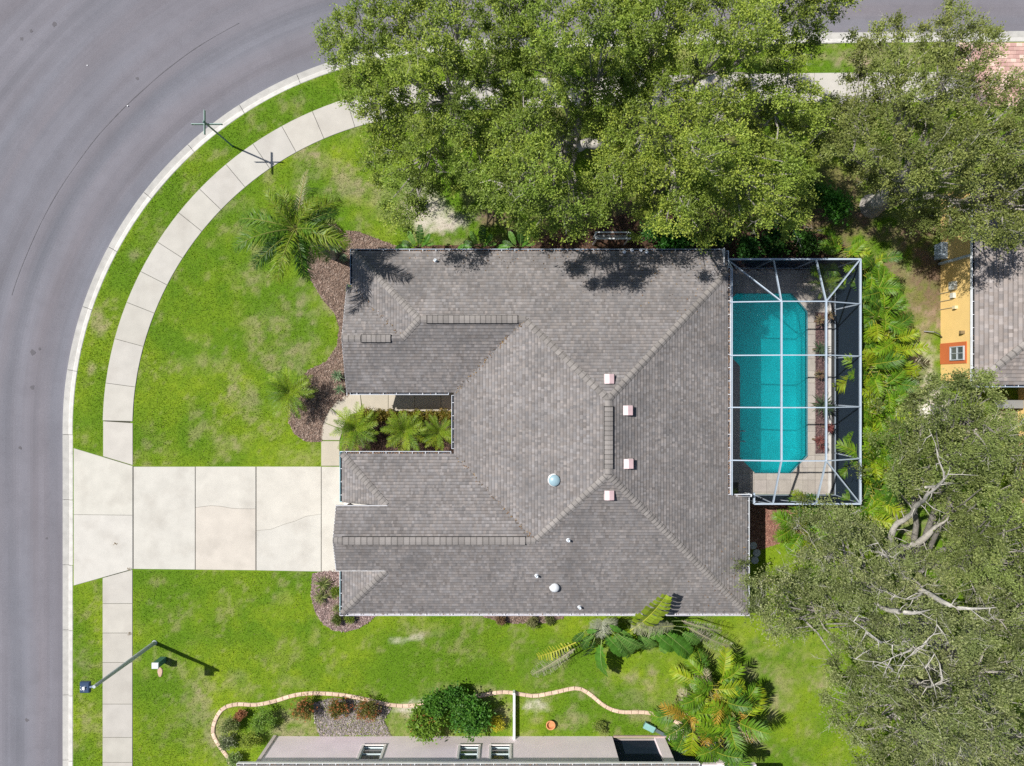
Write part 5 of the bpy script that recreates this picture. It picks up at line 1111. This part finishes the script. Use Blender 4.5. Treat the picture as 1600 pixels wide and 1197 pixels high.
outbox('porch_beam', ph, (5.05, YW-.3, 2.45), (11.4, YW-.02, 2.66), PK, M_wall)
mb = MB(); mb.face([(5.05, YW-.2, .03), (11.2, YW-.2, .03), (11.2, YW-.2, 2.45), (5.05, YW-.2, 2.45)]); mb.build('porch_screen', M_scr_side, ph)
outbox('kick_rail', ph, (5.1, YW+.01, 0), (11.3, YW+.06, .16), (.5, .36, .33))
mb = MB(); dk = MB(); sP = Slope([[(-12.75,-17.6),(8.7,-17.6),(4.5,-21.8),(-8.55,-21.8)]], N_, -17.6); sP2 = Slope([[(8.7,-18.3),(11.9,-18.3),(11.9,-19.2),(8.7,-19.2)]], N_, -18.3, 2.8)
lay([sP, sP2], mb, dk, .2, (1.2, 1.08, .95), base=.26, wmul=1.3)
mbx = MB(); mbx.face([(-12.75,-17.65,HE-.03),(-8.55,-21.8,HE+R*4.2-.03),(-8.55,-26,HE+R*4.2),(-12.75,-30,HE)], (.2,.19,.18)); mbx.face([(4.5,-21.8,HE+R*4.2-.03),(8.7,-17.65,HE-.03),(12,-30,HE),(4.5,-26,HE+R*4.2)][::-1], (.2,.19,.18)); mbx.face([(-8.55,-21.8,HE+R*4.2-.02),(4.5,-21.8,HE+R*4.2-.02),(4.5,-26,HE+R*4.2),(-8.55,-26,HE+R*4.2)][::-1], (.2,.19,.18))
rf = dk.build('roof', M_dark, ph); sh = mb.build('shingles', M_cap, rf); sh['kind'] = 'stuff'; mbx.build('far_slope', M_cap, rf)
_h = house; house = ph; gutter((-12.75,-17.6),(8.7,-17.6),N_,litter=.4,col=(.72,.72,.70),z=HE); house = _h
outbox('fascia', ph, (-12.7, -17.76, 2.62), (8.65, -17.73, HE-.03), (.7, .68, .66)); outbox('soffit', ph, (-12.7, -18.3, 2.69), (8.6, -17.77, 2.71), (.6, .58, .56))

# white fence
fe = empty('white_fence', (.1, -16.7, 0)); tag(fe, 'low narrow white fence running from the border to the pink wall', 'fence')
for i in range(9): outbox('picket', fe, (-.02, -1.0+i*.245, .04), (.02, -.78+i*.245, .34), (.82, .84, .84))
for z in (.08, .26): outbox('rail', fe, (-.045, -1.05, z), (-.022, 1.2, z+.06), (.8, .82, .82))
for y in (-1.02, .1, 1.18): outbox('post', fe, (-.06, y-.05, 0), (.05, y+.05, .38), (.8, .83, .83))
outbox('cap_rail', fe, (-.05, -1.1, .345), (.06, 1.2, .375), (.82, .86, .86))

# ------------------------------------------------------------------ yellow house on the right
yh = empty('yellow_house'); tag(yh, 'yellow stucco house with grey roof at the right edge', 'house'); YC = (.80, .56, .22)
mb = MB(); mb.box((21.6, .1, 0), (21.8, 9.5, 2.68), YC); mb.box((21.8, .1, 0), (34, .3, 2.68), YC); mb.box((25.5, -6, 0), (25.7, .1, 2.68), YC); mb.box((25.7, -6, 0), (34, -5.8, 2.68), YC); mb.box((21.8, 9.3, 0), (34, 9.5, 2.68), YC); mb.build('wall', M_wall, yh)
op = outbox('orange_panel', yh, (21.57, .94, 0), (21.598, 1.98, 2.1), (.55, .15, .05), M_wall)
window(yh, 21.565, 1.10, .90, 21.565, 1.78, 1.98, 'x', -1, 2, (.42, .47, .50))
for (z0, z1, ya, yb, c) in ((.9, 1.35, 4.55, 4.95, (.45, .47, .45)), (1.0, 1.25, 4.15, 4.4, (.55, .55, .5)), (1.2, 1.4, 3.6, 3.75, (.65, .55, .35))): outbox('meter_box', yh, (21.45, ya, z0), (21.598, yb, z1), c)
outbox('wall_lamp', yh, (21.4, 2.35, 1.8), (21.598, 2.5, 1.95), (.2, .15, .08)); mb = MB(); mb.tube([(21.55, 2.3, .2), (21.3, 2.45, .35), (21.1, 2.55, .3), (20.7, 2.6, .1)], .03, 6, (.06, .06, .06)); mb.build('hose_bib', M_metal, yh)
for ya in (4.5, 4.1, 3.7): mb = MB(); mb.tube([(21.56, ya, .0), (21.56, ya, 1.0)], .015, 5, (.45, .42, .3)); mb.build('conduit', M_metal, yh)
outbox('downspout', yh, (21.45, 5.93, .05), (21.595, 6.05, 2.7), (.55, .62, .70))
ub = empty('utility_box', (21.5, 6.6, 0)); tag(ub, 'pale blue cabinet standing against the yellow wall', 'utility box'); outbox('cabinet', ub, (-.22, -.4, 0), (.09, .36, .55), (.52, .62, .72)); outbox('lid', ub, (-.25, -.43, .55), (.09, .39, .60), (.6, .7, .8))
mb = MB(); dk = MB(); sA_ = Slope([[(21.3,-.19),(26,4.51),(26,5.5),(21.3,9.8)]], W_, -21.3); sB_ = Slope([[(21.3,-.19),(30,-.19),(30,4.51),(26,4.51)]], S_, .19); sC_ = Slope([[(21.3,9.8),(26,5.5),(30,5.5),(30,9.8)]], N_, 9.8)
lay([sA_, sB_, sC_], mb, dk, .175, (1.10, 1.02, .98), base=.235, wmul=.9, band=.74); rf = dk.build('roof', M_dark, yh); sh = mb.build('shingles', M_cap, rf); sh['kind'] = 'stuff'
_r = roof; roof = rf; caps((21.4,-.09,HE+.04), (24.5,3.01,HE+R*3.2), .3, .17, tone_=1.15); roof = _r
house = yh; gutter((21.3,-.19),(21.3,9.8),W_,litter=.05,col=(.80,.83,.87),wd=.16); gutter((21.32,-.19),(30,-.19),S_,litter=.1,col=(.5,.6,.72)); house = _h
mb = MB(); mb.box((24.3,-1.25,0),(25.3,-.85,.7),(.2,.21,.22)); tag(mb.build('equipment_box', M_metal), 'grey equipment cabinet in shade under the yellow house eave', 'cabinet')

# ------------------------------------------------------------------ street furniture
bx, by, _ = P(242, 1004); lp = empty('street_lamp', (bx, by, 0)); tag(lp, 'tall grey street lamp with dark square head beside the pavement', 'street lamp')
mb = MB(); mb.lathe((0, 0, 0), [(.13, 0), (.13, .06), (.10, .09), (.095, 2.6), (.07, 5.25)], 12, (.40, .44, .46)); mb.build('pole', M_metal, lp)
mb = MB(); mb.bar((-.02, 0, 5.2), (-.2, -.02, 5.2), .07, .07, (.15, .2, .28)); mb.build('arm', M_metal, lp)
mb = MB(); mb.prism([(-.62, -.27), (-.20, -.27), (-.20, .20), (-.62, .20)], 5.1, 5.26, (.018, .045, .10), bevel=.03); hd = mb.build('lamp_head', M_metal, lp)
mb = MB(); mb.box((-.46, -.10, 5.262), (-.36, .02, 5.34), (.75, .78, .8)); mb.build('photocell', M_metal, hd)
mb = MB(); mb.box((-.56, -.2, 5.08), (-.26, .13, 5.1), (.8, .8, .75)); mb.build('lens', M_metal, hd)
mb = MB()
for k in range(7):
    a = random.uniform(0, 6.28); x, y = -.44+random.uniform(-.16, .1), -.16+random.uniform(-.08, .2); mb.face([(x, y, 5.266), (x+.05*math.cos(a), y+.05*math.sin(a), 5.267), (x+.05*math.cos(a)-.02*math.sin(a), y+.05*math.sin(a)+.02*math.cos(a), 5.268)], (.85, .87, .88))
mb.build('bird_droppings', M_metal, hd)
bx, by, _ = P(363.5, 228.5); sg = empty('street_sign', (bx, by, 0)); tag(sg, 'green street name sign with crossed blades at the kerb', 'street sign'); TG = (.03, .16, .14)
mb = MB(); mb.lathe((0, 0, 0), [(.06, 0), (.045, .05), (.038, 3.12)], 10, (.04, .14, .12)); mb.build('pole', M_metal, sg)
mb = MB(); mb.bar((-.70, 0, 3.05), (.72, .0, 3.05), .025, .16, TG); mb.build('blade', M_metal, sg); mb = MB(); mb.bar((0, -.55, 3.28), (0, .56, 3.28), .025, .15, TG); mb.build('blade', M_metal, sg)
mb = MB(); mb.lathe((0, 0, 3.12), [(.05, 0), (.055, .06), (.05, .28), (.02, .33)], 10, (.05, .18, .15)); mb.build('bracket', M_metal, sg)
for s1, s2, z, hh in (((-.66, -.02), (-.1, -.02), 3.05, .05), ((.12, -.02), (.68, -.02), 3.05, .05)): mb = MB(); mb.bar((s1[0], s1[1], z), (s2[0], s2[1], z), .006, hh, (.7, .75, .72)); mb.build('lettering_strip', M_metal, sg)
bx, by = P(255.5, 1030)[:2]; bx2 = empty('utility_pedestal', (bx, by, 0)); tag(bx2, 'short green utility pedestal with white top on the lawn', 'utility box')
mb = MB(); mb.box((-.15, -.13, 0), (.15, .13, .8), (.06, .17, .14)); mb.build('body', M_metal, bx2); mb = MB(); mb.prism([(-.17, -.15), (.17, -.15), (.17, .15), (-.17, .15)], .8, .87, (.55, .60, .60), bevel=.02); mb.build('cap', M_metal, bx2)
mb = MB(); c_ = P(250.5, 1050); mb.prism([(c_[0]+.16*math.cos(a)*(.8+.1*math.sin(3*a)), c_[1]+.25*math.sin(a)) for a in [k*.52 for k in range(12)]], -.02, .05, (.46, .32, .24), bevel=.02); tag(mb.build('ground_cover_lid', M_stone), 'oval tan lid set in the lawn below the green pedestal', 'ground lid')
for i, (px, py, lab) in enumerate(((1174.5, 852, 'round grey stepping stone, northern one behind the east gutter'), (1180, 863.5, 'round grey stepping stone, middle one in the shade of the east wall'), (1177, 875, 'round grey stepping stone, southern one behind the east gutter'))):
    x, y, _ = P(px+2, py); mb = MB(); mb.lathe((x, y, -.02), [(.19, 0), (.19, .08), (.17, .10), (.05, .10)], 22, (.42, .43, .42)); tag(mb.build('stepping_stone', M_stone), lab, 'stepping stone', 'round stones by the east wall')
x, y, _ = P(860, 1130); mb = MB(); mb.lathe((x, y, 0), [(.16, 0), (.21, .2), (.235, .2), (.235, .25), (.19, .25), (.165, .10), (.02, .10)], 22, (.55, .25, .11)); tag(mb.build('clay_pot', M_stone), 'empty round terracotta pot on the lawn strip by the pink house', 'flower pot')
tb = empty('garden_bench_box', (*P(1022, 1138)[:2], 0)); tb.name = 'downspout_box'; tag(tb, 'low teal box with dark tray beside the palm clump', 'utility box')
mb = MB(); d = Vector((.86, -.5, 0)); mb.bar(Vector((-.55, .32, .35)), Vector((-.05, .05, .30)), .3, .06, (.22, .42, .40)); mb.build('lid', M_metal, tb); mb = MB(); mb.bar(Vector((-.5, .28, .16)), Vector((.0, .02, .14)), .26, .26, (.08, .16, .15)); mb.build('body', M_metal, tb)
mb = MB(); mb.bar(Vector((.02, .0, .12)), Vector((.62, -.35, .08)), .16, .1, (.09, .12, .13)); mb.tube([(.62, -.35, .1), (.72, -.45, .25), (.70, -.52, .3)], .02, 6, (.6, .65, .65)); mb.build('tray', M_metal, tb)
wf = empty('pipe_rack', (*P(951, 387, 0)[:2], 0)); tag(wf, 'white pipe frame standing against the north wall', 'metal frame'); fx = .87
for x in (-fx*.9, fx*.9):
    for y in (.0, .30): outbox('leg', wf, (x-.03, y-.03+.15, 0), (x+.03, y+.03+.15, 1.5), (.6, .63, .64))
for y in (.15, .45): outbox('top_rail', wf, (-fx, y-.03, 1.5), (fx, y+.03, 1.56), (.66, .69, .7))
for x in (-fx, fx-.05): outbox('side_rail', wf, (x, .18, 1.5), (x+.05, .42, 1.555), (.6, .63, .64))
for k in range(5): outbox('slat', wf, (-fx+.08, .20+k*.05, 1.0), (fx-.08, .225+k*.05, 1.03), (.42, .45, .46))
# stray debris on the concrete and the road
for i, (px, py, lab) in enumerate(((181, 849, 'brown dead leaf lying on the driveway apron'), (203, 889, 'clump of dirt at the driveway and pavement joint'), (203, 990, 'dry weed in the pavement joint'))):
    x, y, _ = P(px, py); mb = MB()
    for k in range(9):
        a = random.uniform(0, 6.28); dx, dy = random.uniform(-.07, .07), random.uniform(-.05, .05); mb.face([(x+dx, y+dy, .045), (x+dx+.07*math.cos(a), y+dy+.07*math.sin(a), .06), (x+dx+.04*math.cos(a+1), y+dy+.04*math.sin(a+1), .055)], (.18, .13, .07))
    tag(mb.build('debris', M_mulch), lab, 'debris')
for i, (px, py, lab) in enumerate(((136, 102, 'white pebble on the asphalt near the top left'), (199, 165, 'white pebble lying on the paving seam'))):
    x, y, _ = P(px, py, 0); mb = MB(); mb.lathe((x, y, -.04), [(.03, 0), (.035, .02), (.02, .035)], 8, (.85, .85, .85)); tag(mb.build('pebble', M_stone), lab, 'pebble')
rk = random.Random(5)
for i, (px, py, r, lab) in enumerate(((1452, 640, .45, 'large white limestone rock in the yard of the yellow house'), (1470, 655, .2, 'small white rock below the large limestone rock'), (1442, 662, .22, 'small cream rock south of the large limestone rock'))):
    x, y, _ = P(px, py); mb = MB(); prof = []; n = 14
    mb.prism([(x+r*math.cos(k*.449)*rk.uniform(.75, 1.1), y+r*.75*math.sin(k*.449)*rk.uniform(.8, 1.1)) for k in range(n)], -.02, .12+r*.2, (.72, .68, .60), bevel=.08*min(1, r*2)); tag(mb.build('rock', M_stone), lab, 'rock', 'pale rocks in the yard')
print('caps', capc[0], 'deck tiles', nd, 'tris', sum(len(me.polygons) for me in bpy.data.meshes))
